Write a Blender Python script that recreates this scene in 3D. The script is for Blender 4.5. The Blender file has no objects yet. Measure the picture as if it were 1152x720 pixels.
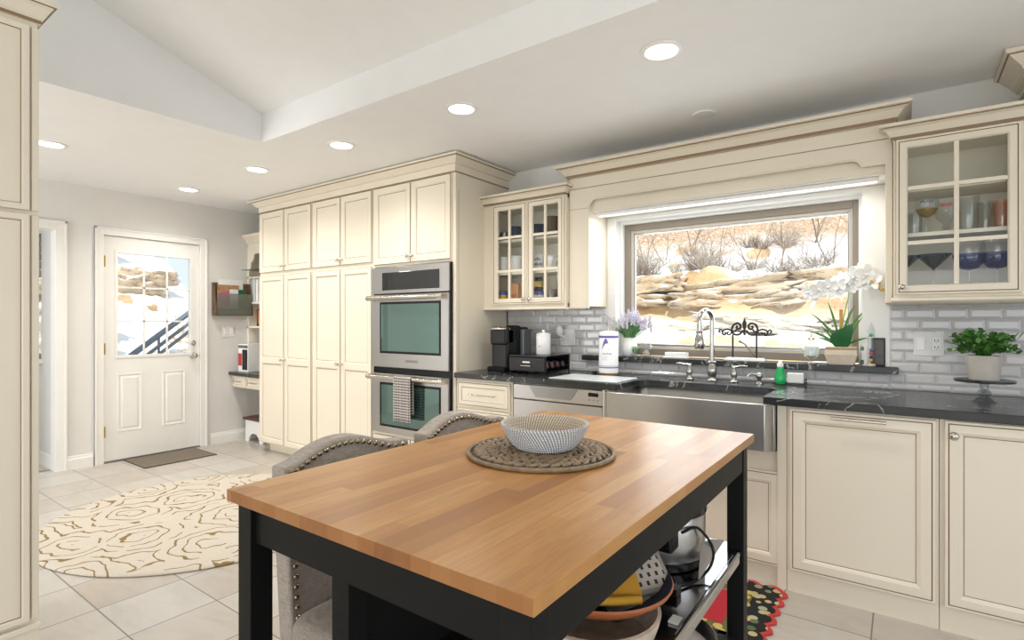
import bpy, bmesh, math, random
from mathutils import Vector, Matrix, noise
random.seed(7)
C = bpy.context.scene.collection
PI = math.pi
SINK_Y, BACK_X, CEIL = 3.498, -5.753, 2.44

# ---------------------------------------------------------------- camera
cam_d = bpy.data.cameras.new('camera'); cam = bpy.data.objects.new('camera', cam_d); C.objects.link(cam)
cam.location = (0, 0, 1.26); cam.rotation_euler = (PI/2, 0, 0.6253)
cam_d.sensor_width = 36; cam_d.lens = 610/1152*36; cam_d.shift_y = 2.1/1152; cam_d.clip_start = .02; cam_d.clip_end = 200
bpy.context.scene.camera = cam
# ---------------------------------------------------------------- world, sun, daylight, exposure
S = bpy.context.scene
S.view_settings.view_transform = 'Standard'; S.view_settings.look = 'None'
S.view_settings.exposure = 0.0; S.view_settings.gamma = 1; S.view_settings.use_curve_mapping = False
W = bpy.data.worlds.new('world'); S.world = W; W.use_nodes = True
bg = W.node_tree.nodes['Background']; bg.inputs[0].default_value = (.80, .90, 1, 1); bg.inputs[1].default_value = 1.1
S.cycles.transparent_max_bounces = 48
def light(name, kind, loc, rot, power, color=(1, 1, 1), **k):
    d = bpy.data.lights.new(name, kind); d.energy = power; d.color = color
    for a, b in k.items(): setattr(d, a, b)
    o = bpy.data.objects.new(name, d); C.objects.link(o); o.location = loc; o.rotation_euler = rot
    return o
light('sun', 'SUN', (0, -5, 9), (math.radians(52), 0, math.radians(22)), 4.0, (1, .95, .86), angle=.01)
# area lamps added as daylight fill, unseen behind and right of the camera
light('fill_rear', 'AREA', (.3, -3.05, 1.25), (-PI/2+math.radians(42), 0, PI), 74, (.97, .98, 1), shape='RECTANGLE', size=4.6, size_y=1.8)
light('fill_side', 'AREA', (3.05, 0, 1.4), (PI/2-math.radians(25), 0, PI/2), 28, (.96, .98, 1), shape='RECTANGLE', size=4.4, size_y=1.9)
light('fill_left_room', 'AREA', (-4.6, -2.9, 1.4), (-PI/2+math.radians(12), 0, PI), 90, (.95, .97, 1), shape='RECTANGLE', size=1.8, size_y=1.9)  # added fill lamp brightening the far left room, out of view
light('daylight_sink_window', 'AREA', (-.88, 3.75, 1.5), (-PI/2, 0, 0), 12, (.95, .98, 1), shape='RECTANGLE', size=1.3, size_y=.85)

# ---------------------------------------------------------------- materials
def NT(name):
    m = bpy.data.materials.new(name); m.use_nodes = True
    nt = m.node_tree; return m, nt, nt.nodes['Principled BSDF']
def rgb(c): return (c[0], c[1], c[2], 1)
def mat(name, col, rough=.5, metal=0, spec=.5, bump=0, bscale=60, var=0, vscale=8, **k):
    m, nt, b = NT(name)
    b.inputs['Base Color'].default_value = rgb(col); b.inputs['Roughness'].default_value = rough
    b.inputs['Metallic'].default_value = metal; b.inputs['Specular IOR Level'].default_value = spec
    for a, v in k.items(): b.inputs[a.replace('_', ' ')].default_value = v
    tc = nt.nodes.new('ShaderNodeTexCoord')
    n = nt.nodes.new('ShaderNodeTexNoise'); n.inputs['Scale'].default_value = vscale; n.inputs['Detail'].default_value = 4
    nt.links.new(tc.outputs['Object'], n.inputs['Vector'])
    mx = nt.nodes.new('ShaderNodeMix'); mx.data_type = 'RGBA'
    v = var if var else .03
    mx.inputs[6].default_value = rgb([c*(1-v) for c in col]); mx.inputs[7].default_value = rgb([min(1, c*(1+v)) for c in col])
    nt.links.new(n.outputs[0], mx.inputs[0]); nt.links.new(mx.outputs[2], b.inputs['Base Color'])
    if bump:
        n2 = nt.nodes.new('ShaderNodeTexNoise'); n2.inputs['Scale'].default_value = bscale
        nt.links.new(tc.outputs['Object'], n2.inputs['Vector'])
        bp = nt.nodes.new('ShaderNodeBump'); bp.inputs['Strength'].default_value = bump; bp.inputs['Distance'].default_value = .005
        nt.links.new(n2.outputs[0], bp.inputs['Height']); nt.links.new(bp.outputs[0], b.inputs['Normal'])
    return m
def emit(name, col, s):
    m, nt, b = NT(name); b.inputs['Base Color'].default_value = rgb(col)
    b.inputs['Emission Color'].default_value = rgb(col); b.inputs['Emission Strength'].default_value = s
    return m
def clear_glass(name, tint=(1, 1, 1), refl=.06, rough=0, diff=0, mx=.6):
    m = bpy.data.materials.new(name); m.use_nodes = True; nt = m.node_tree; nt.nodes.clear()
    o = nt.nodes.new('ShaderNodeOutputMaterial'); t = nt.nodes.new('ShaderNodeBsdfTransparent'); g = nt.nodes.new('ShaderNodeBsdfGlossy')
    t.inputs[0].default_value = rgb(tint); g.inputs['Roughness'].default_value = rough
    f = nt.nodes.new('ShaderNodeLayerWeight'); f.inputs[0].default_value = .35
    mr = nt.nodes.new('ShaderNodeMapRange'); mr.inputs[3].default_value = refl; mr.inputs[4].default_value = mx
    nt.links.new(f.outputs['Facing'], mr.inputs[0])
    mr.inputs[1].default_value = .3
    x = nt.nodes.new('ShaderNodeMixShader'); nt.links.new(mr.outputs[0], x.inputs[0])
    src = t
    if diff:
        d = nt.nodes.new('ShaderNodeBsdfDiffuse'); d.inputs[0].default_value = rgb(tint)
        y = nt.nodes.new('ShaderNodeMixShader'); y.inputs[0].default_value = diff
        nt.links.new(t.outputs[0], y.inputs[1]); nt.links.new(d.outputs[0], y.inputs[2]); src = y
    nt.links.new(src.outputs[0], x.inputs[1]); nt.links.new(g.outputs[0], x.inputs[2]); nt.links.new(x.outputs[0], o.inputs[0])
    return m
class N:  # small node-graph helper
    def __init__(s, nt): s.nt = nt; s.tc = nt.nodes.new('ShaderNodeTexCoord').outputs['Object']
    def put(s, sock, v):
        if isinstance(v, bpy.types.NodeSocket): s.nt.links.new(v, sock)
        elif v is not None: sock.default_value = v
    def math(s, op, a, b=None, c=None):
        n = s.nt.nodes.new('ShaderNodeMath'); n.operation = op
        for i, v in enumerate((a, b, c)): s.put(n.inputs[i], v)
        return n.outputs[0]
    def xyz(s, v=None):
        n = s.nt.nodes.new('ShaderNodeSeparateXYZ'); s.put(n.inputs[0], v or s.tc); return n.outputs
    def comb(s, x, y, z):
        n = s.nt.nodes.new('ShaderNodeCombineXYZ')
        for i, v in enumerate((x, y, z)): s.put(n.inputs[i], v)
        return n.outputs[0]
    def white(s, v):
        n = s.nt.nodes.new('ShaderNodeTexWhiteNoise'); n.noise_dimensions = '3D'; s.put(n.inputs['Vector'], v); return n.outputs['Value']
    def noise(s, v=None, scale=5, detail=4, rough=.5, dist=0):
        n = s.nt.nodes.new('ShaderNodeTexNoise'); s.put(n.inputs['Vector'], v or s.tc); n.inputs['Scale'].default_value = scale
        n.inputs['Detail'].default_value = detail; n.inputs['Roughness'].default_value = rough; n.inputs['Distortion'].default_value = dist
        return n.outputs[0]
    def ramp(s, f, stops):
        n = s.nt.nodes.new('ShaderNodeValToRGB'); s.put(n.inputs[0], f); r = n.color_ramp
        while len(r.elements) < len(stops): r.elements.new(.5)
        for e, (p, c) in zip(r.elements, stops): e.position = p; e.color = rgb(c if not isinstance(c, (int, float)) else (c, c, c))
        return n.outputs[0]
    def mix(s, f, a, b, blend='MIX'):
        n = s.nt.nodes.new('ShaderNodeMix'); n.data_type = 'RGBA'; n.blend_type = blend
        s.put(n.inputs[0], f); s.put(n.inputs[6], a if isinstance(a, bpy.types.NodeSocket) else rgb(a)); s.put(n.inputs[7], b if isinstance(b, bpy.types.NodeSocket) else rgb(b))
        return n.outputs[2]
    def bump(s, h, b, strength=.4, dist=.004):
        n = s.nt.nodes.new('ShaderNodeBump'); n.inputs['Strength'].default_value = strength; n.inputs['Distance'].default_value = dist
        s.put(n.inputs['Height'], h); s.nt.links.new(n.outputs[0], b.inputs['Normal'])

M = {}
M['wall'] = mat('wall_paint', (.76, .75, .725), .7, bump=.05, bscale=200)
M['ceil'] = mat('ceiling_paint', (.90, .90, .90), .8, bump=.05, bscale=150)
M['trimwhite'] = mat('white_trim_paint', (.86, .85, .82), .4)
M['cream'] = mat('cream_cabinet_paint', (.80, .725, .595), .38, var=.02, vscale=3)
M['cream_in_lit'] = mat('cabinet_interior_lit', (.88, .82, .70), .5)  # cabinet cream made lighter in place of light reaching the interiors
M['glaze'] = mat('brown_glaze_line', (.26, .17, .09), .5)
M['steel'] = mat('brushed_steel', (.47, .455, .44), .30, 1)
M['steel_dark'] = mat('dark_steel', (.30, .30, .30), .3, 1)
M['chrome'] = mat('polished_nickel', (.50, .48, .455), .16, 1)
M['nickel'] = mat('brushed_nickel', (.60, .56, .50), .25, 1)
M['brass'] = mat('aged_brass', (.55, .38, .14), .3, 1)
M['black'] = mat('black_plastic', (.008, .008, .009), .18, 0, .3)
M['blackmat'] = mat('matte_black_paint', (.006, .006, .006), .5, 0, .16)
M['iron'] = mat('black_iron', (.015, .012, .012), .5)
M['white'] = mat('white_ceramic', (.88, .88, .87), .18)
M['whitep'] = mat('white_plastic', (.82, .82, .80), .35)
M['glass'] = clear_glass('window_glass', (.98, .99, .985), .02, mx=.28)
M['glassware'] = clear_glass('clear_glassware', (.93, .94, .94), .08, mx=.5)
M['ovenglass'] = mat('oven_glass', (.17, .26, .24), .04, .85)
M['blackglass'] = mat('black_glass', (.01, .012, .012), .05, 0, .8)
M['taupe'] = mat('taupe_vinyl_frame', (.24, .205, .16), .4)
M['taupe_l'] = mat('light_taupe_sash', (.52, .47, .40), .4)
M['terracotta'] = mat('terracotta', (.42, .13, .05), .45)
M['lamp'] = emit('lamp_lens', (1, .98, .94), 9)
M['led'] = emit('led_strip', (1, .98, .94), .7)
M['leaf'] = mat('green_leaf', (.07, .22, .035), .45, var=.5, vscale=30)
M['leaf_d'] = mat('dark_green_leaf', (.02, .13, .04), .3, var=.3, vscale=20)
M['leaf_l'] = mat('light_green_leaf', (.20, .42, .16), .5, var=.4, vscale=30)
M['lav'] = mat('lavender_flower', (.62, .58, .70), .7, var=.2, vscale=40)
M['petal'] = mat('white_petal', (.93, .93, .92), .5)
M['yellow'] = mat('yellow_centre', (.85, .55, .04), .5)
M['mustard'] = mat('mustard_cloth', (.62, .32, .03), .9, bump=.5, bscale=500)
M['green'] = mat('green_dish_soap', (.01, .45, .12), .15)
M['darkwood'] = mat('dark_stained_wood', (.10, .035, .02), .35, var=.3, vscale=20)
M['brown'] = mat('brown_wood', (.13, .075, .045), .5, var=.3, vscale=20)
M['red'] = mat('red_print', (.55, .04, .04), .5)
M['blue'] = mat('blue_print', (.05, .07, .30), .5)
M['orange'] = mat('orange_print', (.62, .28, .07), .5)
M['purple'] = mat('violet_print', (.16, .13, .42), .6)
M['paper'] = mat('white_paper', (.87, .87, .87), .8)
M['greyfab'] = mat('grey_cloth', (.34, .30, .27), .9, bump=.4, bscale=500)
M['darkblue'] = mat('dark_blue_cloth', (.02, .03, .07), .8, var=.5, vscale=60)
M['concrete'] = mat('pale_concrete', (.56, .52, .46), .75, bump=.4, bscale=40, var=.15, vscale=14)
M['woodpot'] = mat('whitewashed_wood', (.66, .57, .45), .7, var=.15, vscale=25)
M['moss'] = mat('pale_brown_moss', (.42, .30, .18), .9, bump=.6, bscale=120)
M['grout'] = mat('grey_grout', (.60, .59, .58), .8)
M['tile'] = mat('pale_grey_glazed_tile', (.64, .63, .63), .10, var=.05, vscale=5)
M['mesh'] = mat('grey_wire_mesh', (.24, .25, .21), .5, .3)
M['shade'] = mat('grey_window_shade', (.45, .44, .44), .9)
M['mat_dark'] = mat('speckled_glass_board', (.66, .69, .70), .25, var=.2, vscale=120)
M['soil'] = mat('dark_soil', (.05, .03, .02), .9)
M['bluegl'] = clear_glass('blue_glass', (.20, .24, .62), .10)
M['greygl'] = clear_glass('smoky_glass', (.35, .36, .38), .12)
M['amber'] = clear_glass('amber_drink', (.65, .48, .12), .05, 0, .35)
M['jarglass'] = clear_glass('thin_clear_glass', (.96, .97, .97), .06, mx=.5)
M['frost'] = clear_glass('pale_soap', (.93, .97, .95), .05, .1, .6)
M['rosegl'] = clear_glass('peach_glass', (.88, .62, .45), .1, 0, .15)

M['steelshelf'] = mat('polished_steel_shelf', (.50, .50, .52), .12, 1)
M['nickel_b'] = mat('antique_nail_metal', (.36, .29, .20), .22, 1)
M['pinkpale'] = mat('pale_pink_lining', (.60, .50, .47), .5)
M['greyglass_solid'] = mat('smoky_plastic_tank', (.10, .11, .12), .1)
M['shell'] = mat('seashell', (.62, .46, .36), .5, var=.3, vscale=60)
M['glassfoot'] = clear_glass('thick_clear_glass', (.72, .75, .76), .15)
M['leafmix'] = mat('mixed_green_leaves', (.10, .26, .055), .45, var=.75, vscale=45)
M['orangecard'] = mat('orange_brown_card', (.45, .25, .13), .6, var=.8, vscale=25)
M['pinkcard'] = mat('pink_card', (.60, .14, .28), .6)
M['bluegrey'] = mat('blue_grey_paint', (.16, .20, .27), .6)
M['lawn'] = mat('winter_lawn', (.10, .13, .06), .95, var=.4, vscale=1)
M['tub'] = mat('white_brown_print', (.62, .52, .42), .4, var=.5, vscale=22)
M['podlid'] = mat('dull_red_foil', (.22, .10, .09), .35, .5)

M['darkphoto'] = mat('dark_photo_print', (.09, .075, .075), .4, var=.8, vscale=30)
M['rock_pale'] = mat('pale_sandstone', (.80, .72, .61), .95, bump=.9, bscale=9, var=.25, vscale=2.5)
M['rock'] = mat('sandstone', (.60, .47, .33), .95, bump=.9, bscale=9, var=.4, vscale=2.5)

def m_counter():
    m, nt, b = NT('black_soapstone'); n = N(nt)
    v = n.noise(scale=2.2, detail=6, rough=.6, dist=1.6)
    vein = n.math('ABSOLUTE', n.math('SUBTRACT', v, .5))
    cl = n.noise(scale=6, detail=3)
    f = n.math('MULTIPLY', n.math('LESS_THAN', vein, .006), n.math('GREATER_THAN', cl, .5))
    base = n.ramp(n.noise(scale=9, detail=6), [(0, (.008, .009, .010)), (1, (.035, .037, .038))])
    nt.links.new(n.mix(n.math('MULTIPLY', f, .55), base, (.55, .55, .52)), b.inputs['Base Color'])
    b.inputs['Roughness'].default_value = .22
    n.bump(n.noise(scale=30), b, .05)
    return m
M['counter'] = m_counter()
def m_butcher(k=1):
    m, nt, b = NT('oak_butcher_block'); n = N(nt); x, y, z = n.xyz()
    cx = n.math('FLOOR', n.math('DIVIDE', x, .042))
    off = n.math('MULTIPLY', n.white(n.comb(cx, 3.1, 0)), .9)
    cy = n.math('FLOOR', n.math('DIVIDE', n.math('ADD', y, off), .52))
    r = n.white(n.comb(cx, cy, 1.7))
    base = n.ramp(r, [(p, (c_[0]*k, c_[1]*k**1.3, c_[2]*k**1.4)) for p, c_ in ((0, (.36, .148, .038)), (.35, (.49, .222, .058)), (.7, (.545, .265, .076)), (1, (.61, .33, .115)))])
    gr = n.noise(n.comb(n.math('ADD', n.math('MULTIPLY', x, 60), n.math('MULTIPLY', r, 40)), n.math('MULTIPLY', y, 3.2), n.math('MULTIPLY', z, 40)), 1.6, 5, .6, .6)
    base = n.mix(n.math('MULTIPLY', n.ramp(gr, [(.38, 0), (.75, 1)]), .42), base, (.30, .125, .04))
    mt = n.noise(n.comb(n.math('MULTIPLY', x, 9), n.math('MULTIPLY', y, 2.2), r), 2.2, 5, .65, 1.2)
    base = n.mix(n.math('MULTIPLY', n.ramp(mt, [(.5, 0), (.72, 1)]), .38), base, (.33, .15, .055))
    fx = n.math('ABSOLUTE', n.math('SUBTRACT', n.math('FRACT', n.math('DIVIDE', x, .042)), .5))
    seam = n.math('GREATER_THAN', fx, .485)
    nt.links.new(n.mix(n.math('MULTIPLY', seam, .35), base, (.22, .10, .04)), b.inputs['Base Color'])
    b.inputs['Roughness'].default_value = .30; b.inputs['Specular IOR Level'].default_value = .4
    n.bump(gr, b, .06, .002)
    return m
M['butcher'] = m_butcher(); M['endgrain_shade'] = m_butcher(.58)  # end grain tone, darkened further to paint in weaker light on the ends
def m_floor():
    m, nt, b = NT('stone_look_floor_tile'); n = N(nt); x, y, z = n.xyz(); T = .345
    u = n.math('DIVIDE', n.math('ADD', x, 2.865+T*40), T); v = n.math('DIVIDE', n.math('SUBTRACT', y, .862-T*40), T)
    fu = n.math('ABSOLUTE', n.math('SUBTRACT', n.math('FRACT', u), .5)); fv = n.math('ABSOLUTE', n.math('SUBTRACT', n.math('FRACT', v), .5))
    g = n.math('GREATER_THAN', n.math('MAXIMUM', fu, fv), .4915)
    cell = n.comb(n.math('FLOOR', u), n.math('FLOOR', v), 0); r = n.white(cell)
    st = n.noise(n.comb(n.math('MULTIPLY', x, 3), n.math('ADD', n.math('MULTIPLY', y, 8), n.math('MULTIPLY', r, 9)), r), 1.2, 6, .6, .8)
    base = n.ramp(st, [(.25, (.40, .35, .295)), (.5, (.53, .495, .45)), (.75, (.60, .57, .53))])
    base = n.mix(.5, base, n.ramp(r, [(0, (.47, .40, .32)), (.5, (.57, .53, .475)), (1, (.62, .60, .57))]))
    nt.links.new(n.mix(g, base, (.20, .185, .17)), b.inputs['Base Color'])
    b.inputs['Roughness'].default_value = .3
    n.bump(n.math('SUBTRACT', n.math('MULTIPLY', st, .2), g), b, .25, .002)
    return m
M['floor'] = m_floor()
def m_rug():
    m, nt, b = NT('cream_rose_rug'); n = N(nt); x, y, z = n.xyz()
    nz = nt.nodes.new('ShaderNodeTexNoise'); nz.inputs['Scale'].default_value = 7; nz.inputs['Detail'].default_value = 1.5; nt.links.new(n.tc, nz.inputs[0])
    sub = nt.nodes.new('ShaderNodeVectorMath'); sub.operation = 'MULTIPLY_ADD'
    nt.links.new(nz.outputs['Color'], sub.inputs[0]); sub.inputs[1].default_value = (.16, .16, 0); nt.links.new(n.tc, sub.inputs[2])
    vo = nt.nodes.new('ShaderNodeTexVoronoi'); vo.inputs['Scale'].default_value = 2.3; vo.inputs['Randomness'].default_value = .7
    vo.voronoi_dimensions = '2D'; nt.links.new(sub.outputs[0], vo.inputs['Vector'])
    ph = n.math('MULTIPLY', vo.outputs['Distance'], 6.0)
    fr = n.math('ABSOLUTE', n.math('SUBTRACT', n.math('FRACT', ph), .5))
    w = n.math('GREATER_THAN', fr, n.math('ADD', .395, n.math('MULTIPLY', n.noise(scale=5, detail=1), .05)))
    gap = n.math('LESS_THAN', n.noise(n.comb(x, y, 4.2), 6.5, 1), .60)
    l = n.math('MULTIPLY', w, gap)
    base = n.ramp(n.noise(scale=180, detail=2), [(.3, (.60, .54, .46)), (.7, (.69, .635, .555))])
    nt.links.new(n.mix(l, base, (.29, .20, .085)), b.inputs['Base Color'])
    b.inputs['Roughness'].default_value = .95; b.inputs['Specular IOR Level'].default_value = .1
    n.bump(n.math('ADD', n.noise(scale=400), n.math('MULTIPLY', l, -.8)), b, .5, .004)
    return m
M['rug'] = m_rug()
def m_redrug(kind):
    m, nt, b = NT('hooked_rug_'+kind); n = N(nt)
    vo = nt.nodes.new('ShaderNodeTexVoronoi'); vo.inputs['Scale'].default_value = 22; nt.links.new(n.tc, vo.inputs['Vector'])
    d = vo.outputs['Distance']; r = n.xyz(vo.outputs['Color'])[0]
    if kind == 'border':
        fl = n.ramp(r, [(0, (.65, .38, .10)), (.35, (.55, .52, .35)), (.5, (.10, .16, .06)), (.7, (.45, .50, .36)), (1, (.75, .50, .15))])
        c = n.mix(n.math('LESS_THAN', d, .42), (.012, .012, .012), fl)
    elif kind == 'yellow':
        c = n.mix(n.math('GREATER_THAN', d, .48), (.62, .48, .14), (.16, .15, .04))
    else: c = n.ramp(n.noise(scale=60), [(0, (.42, .015, .03)), (1, (.60, .03, .05))])
    nt.links.new(c, b.inputs['Base Color']); b.inputs['Roughness'].default_value = .95
    n.bump(n.noise(scale=300), b, .7, .004); return m
for k in ('border', 'yellow', 'field'): M['rr_'+k] = m_redrug(k)
def m_linen():
    m, nt, b = NT('greige_linen'); n = N(nt); x, y, z = n.xyz()
    a = n.noise(n.comb(n.math('MULTIPLY', x, 40), n.math('MULTIPLY', y, 40), n.math('MULTIPLY', z, 500)), 1, 2)
    c = n.noise(n.comb(n.math('MULTIPLY', x, 500), n.math('MULTIPLY', y, 500), n.math('MULTIPLY', z, 30)), 1, 2)
    s = n.math('MULTIPLY', n.math('ADD', a, c), .5)
    nt.links.new(n.ramp(s, [(.35, (.27, .228, .193)), (.65, (.48, .42, .365))]), b.inputs['Base Color'])
    b.inputs['Roughness'].default_value = .9; b.inputs['Sheen Weight'].default_value = .2
    n.bump(s, b, .3, .002); return m
M['linen'] = m_linen()
def m_check():   # dark dashes in a basket pattern on pale cloth
    m, nt, b = NT('woven_check_cloth'); n = N(nt); x, y, z = n.xyz(); s = 1/.018
    r = n.math('FLOOR', n.math('MULTIPLY', y, s))
    fx = n.math('FRACT', n.math('ADD', n.math('MULTIPLY', x, s*.8), n.math('MULTIPLY', r, .5))); fy = n.math('FRACT', n.math('MULTIPLY', y, s))
    k = n.math('MULTIPLY', n.math('LESS_THAN', fx, .36), n.math('LESS_THAN', fy, .55))
    nt.links.new(n.mix(k, (.50, .44, .38), (.03, .025, .025)), b.inputs['Base Color']); b.inputs['Roughness'].default_value = .9
    return m
M['check'] = m_check()
def m_towel():
    m, nt, b = NT('patterned_tea_towel'); n = N(nt); x, y, z = n.xyz(); s = 1/.016
    fx = n.math('ABSOLUTE', n.math('SUBTRACT', n.math('FRACT', n.math('MULTIPLY', x, s)), .5)); fz = n.math('ABSOLUTE', n.math('SUBTRACT', n.math('FRACT', n.math('MULTIPLY', z, s*.8)), .5))
    k = n.math('GREATER_THAN', n.math('ADD', fx, fz), .48)
    nt.links.new(n.mix(k, (.56, .52, .48), (.09, .07, .065)), b.inputs['Base Color']); b.inputs['Roughness'].default_value = .9
    return m
M['towel'] = m_towel()
def m_rope(c1=(.78, .77, .75), c2=(.27, .29, .34)):
    m, nt, b = NT('coiled_rope'); n = N(nt); x, y, z = n.xyz()
    a = n.math('ARCTAN2', y, x); row = n.math('FLOOR', n.math('DIVIDE', z, .0075))
    f = n.math('FRACT', n.math('ADD', n.math('MULTIPLY', a, 84/(2*PI)), n.math('MULTIPLY', z, 55)))
    k = n.math('GREATER_THAN', f, .62)
    nt.links.new(n.mix(k, c1, c2), b.inputs['Base Color']); b.inputs['Roughness'].default_value = .85
    n.bump(n.math('SINE', n.math('MULTIPLY', f, 6.28)), b, .4, .003)
    return m
M['rope'] = m_rope()
M['ropetan'] = m_rope((.74, .70, .62), (.42, .27, .13))
M['ropein'] = mat('tan_rope_inside', (.60, .46, .29), .85, bump=.5, bscale=150, var=.35, vscale=130)
M['seagrass'] = mat('dark_seagrass', (.27, .19, .115), .55, bump=.6, bscale=200, var=.75, vscale=45)
M['doormat'] = mat('speckled_doormat', (.20, .165, .125), .95, bump=.5, bscale=300, var=.6, vscale=260)
M['bark'] = mat('bare_twig', (.26, .20, .16), .9)
M['brush'] = mat('pale_brush', (.42, .36, .30), .9)
def m_hill():
    m, nt, b = NT('sandstone_hillside'); n = N(nt); x, y, z = n.xyz()
    st = n.noise(n.comb(n.math('MULTIPLY', x, .5), n.math('MULTIPLY', y, .5), n.math('MULTIPLY', z, 3.2)), 1.5, 6, .6, .5)
    rock = n.ramp(st, [(.25, (.34, .20, .10)), (.45, (.62, .43, .24)), (.6, (.74, .60, .42)), (.8, (.50, .44, .38))])
    geo = nt.nodes.new('ShaderNodeNewGeometry'); nz = n.xyz(geo.outputs['Normal'])[2]
    sn = n.math('GREATER_THAN', n.math('ADD', nz, n.math('MULTIPLY', n.noise(scale=1.6, detail=5), 1.1)), 1.26)
    brush = n.ramp(n.noise(n.comb(x, y, n.math('MULTIPLY', z, 2)), 14, 5, .7), [(.35, (.28, .17, .10)), (.55, (.62, .44, .30)), (.7, (.86, .84, .82))])
    c = n.mix(n.math('MULTIPLY', sn, .92), rock, (.92, .94, .97))
    top = n.ramp(n.math('ADD', z, n.math('MULTIPLY', n.noise(scale=1.2), 1.4)), [(0, 0), (1, 1)])
    up = nt.nodes.new('ShaderNodeMapRange'); up.inputs[1].default_value = 2.9; up.inputs[2].default_value = 3.9
    n.put(up.inputs[0], n.math('ADD', z, n.math('MULTIPLY', n.noise(scale=1.4), 1.2)))
    nt.links.new(n.mix(up.outputs[0], c, brush), b.inputs['Base Color']); b.inputs['Roughness'].default_value = .95
    n.bump(n.noise(scale=5, detail=8), b, .8, .08)
    return m
M['hill'] = m_hill()

for k_ in ('rock', 'rock_pale'):   # snow lying on the upward faces
    nt_ = M[k_].node_tree; n_ = N(nt_); b_ = nt_.nodes['Principled BSDF']; src = b_.inputs['Base Color'].links[0].from_socket
    g_ = nt_.nodes.new('ShaderNodeNewGeometry'); z_ = n_.xyz(g_.outputs['Normal'])[2]
    f_ = n_.math('GREATER_THAN', n_.math('ADD', z_, n_.math('MULTIPLY', n_.noise(scale=4, detail=5), .9)), 1.12)
    crack = n_.math('LESS_THAN', n_.math('ABSOLUTE', n_.math('SUBTRACT', n_.noise(n_.comb(n_.math('MULTIPLY', n_.xyz()[0], .6), n_.xyz()[1], n_.math('MULTIPLY', n_.xyz()[2], 4)), 2.2, 6, .65), .5)), .012)
    nt_.links.new(n_.mix(f_, n_.mix(n_.math('MULTIPLY', crack, .7), src, (.16, .10, .06)), (.92, .93, .96)), b_.inputs['Base Color'])
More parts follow.
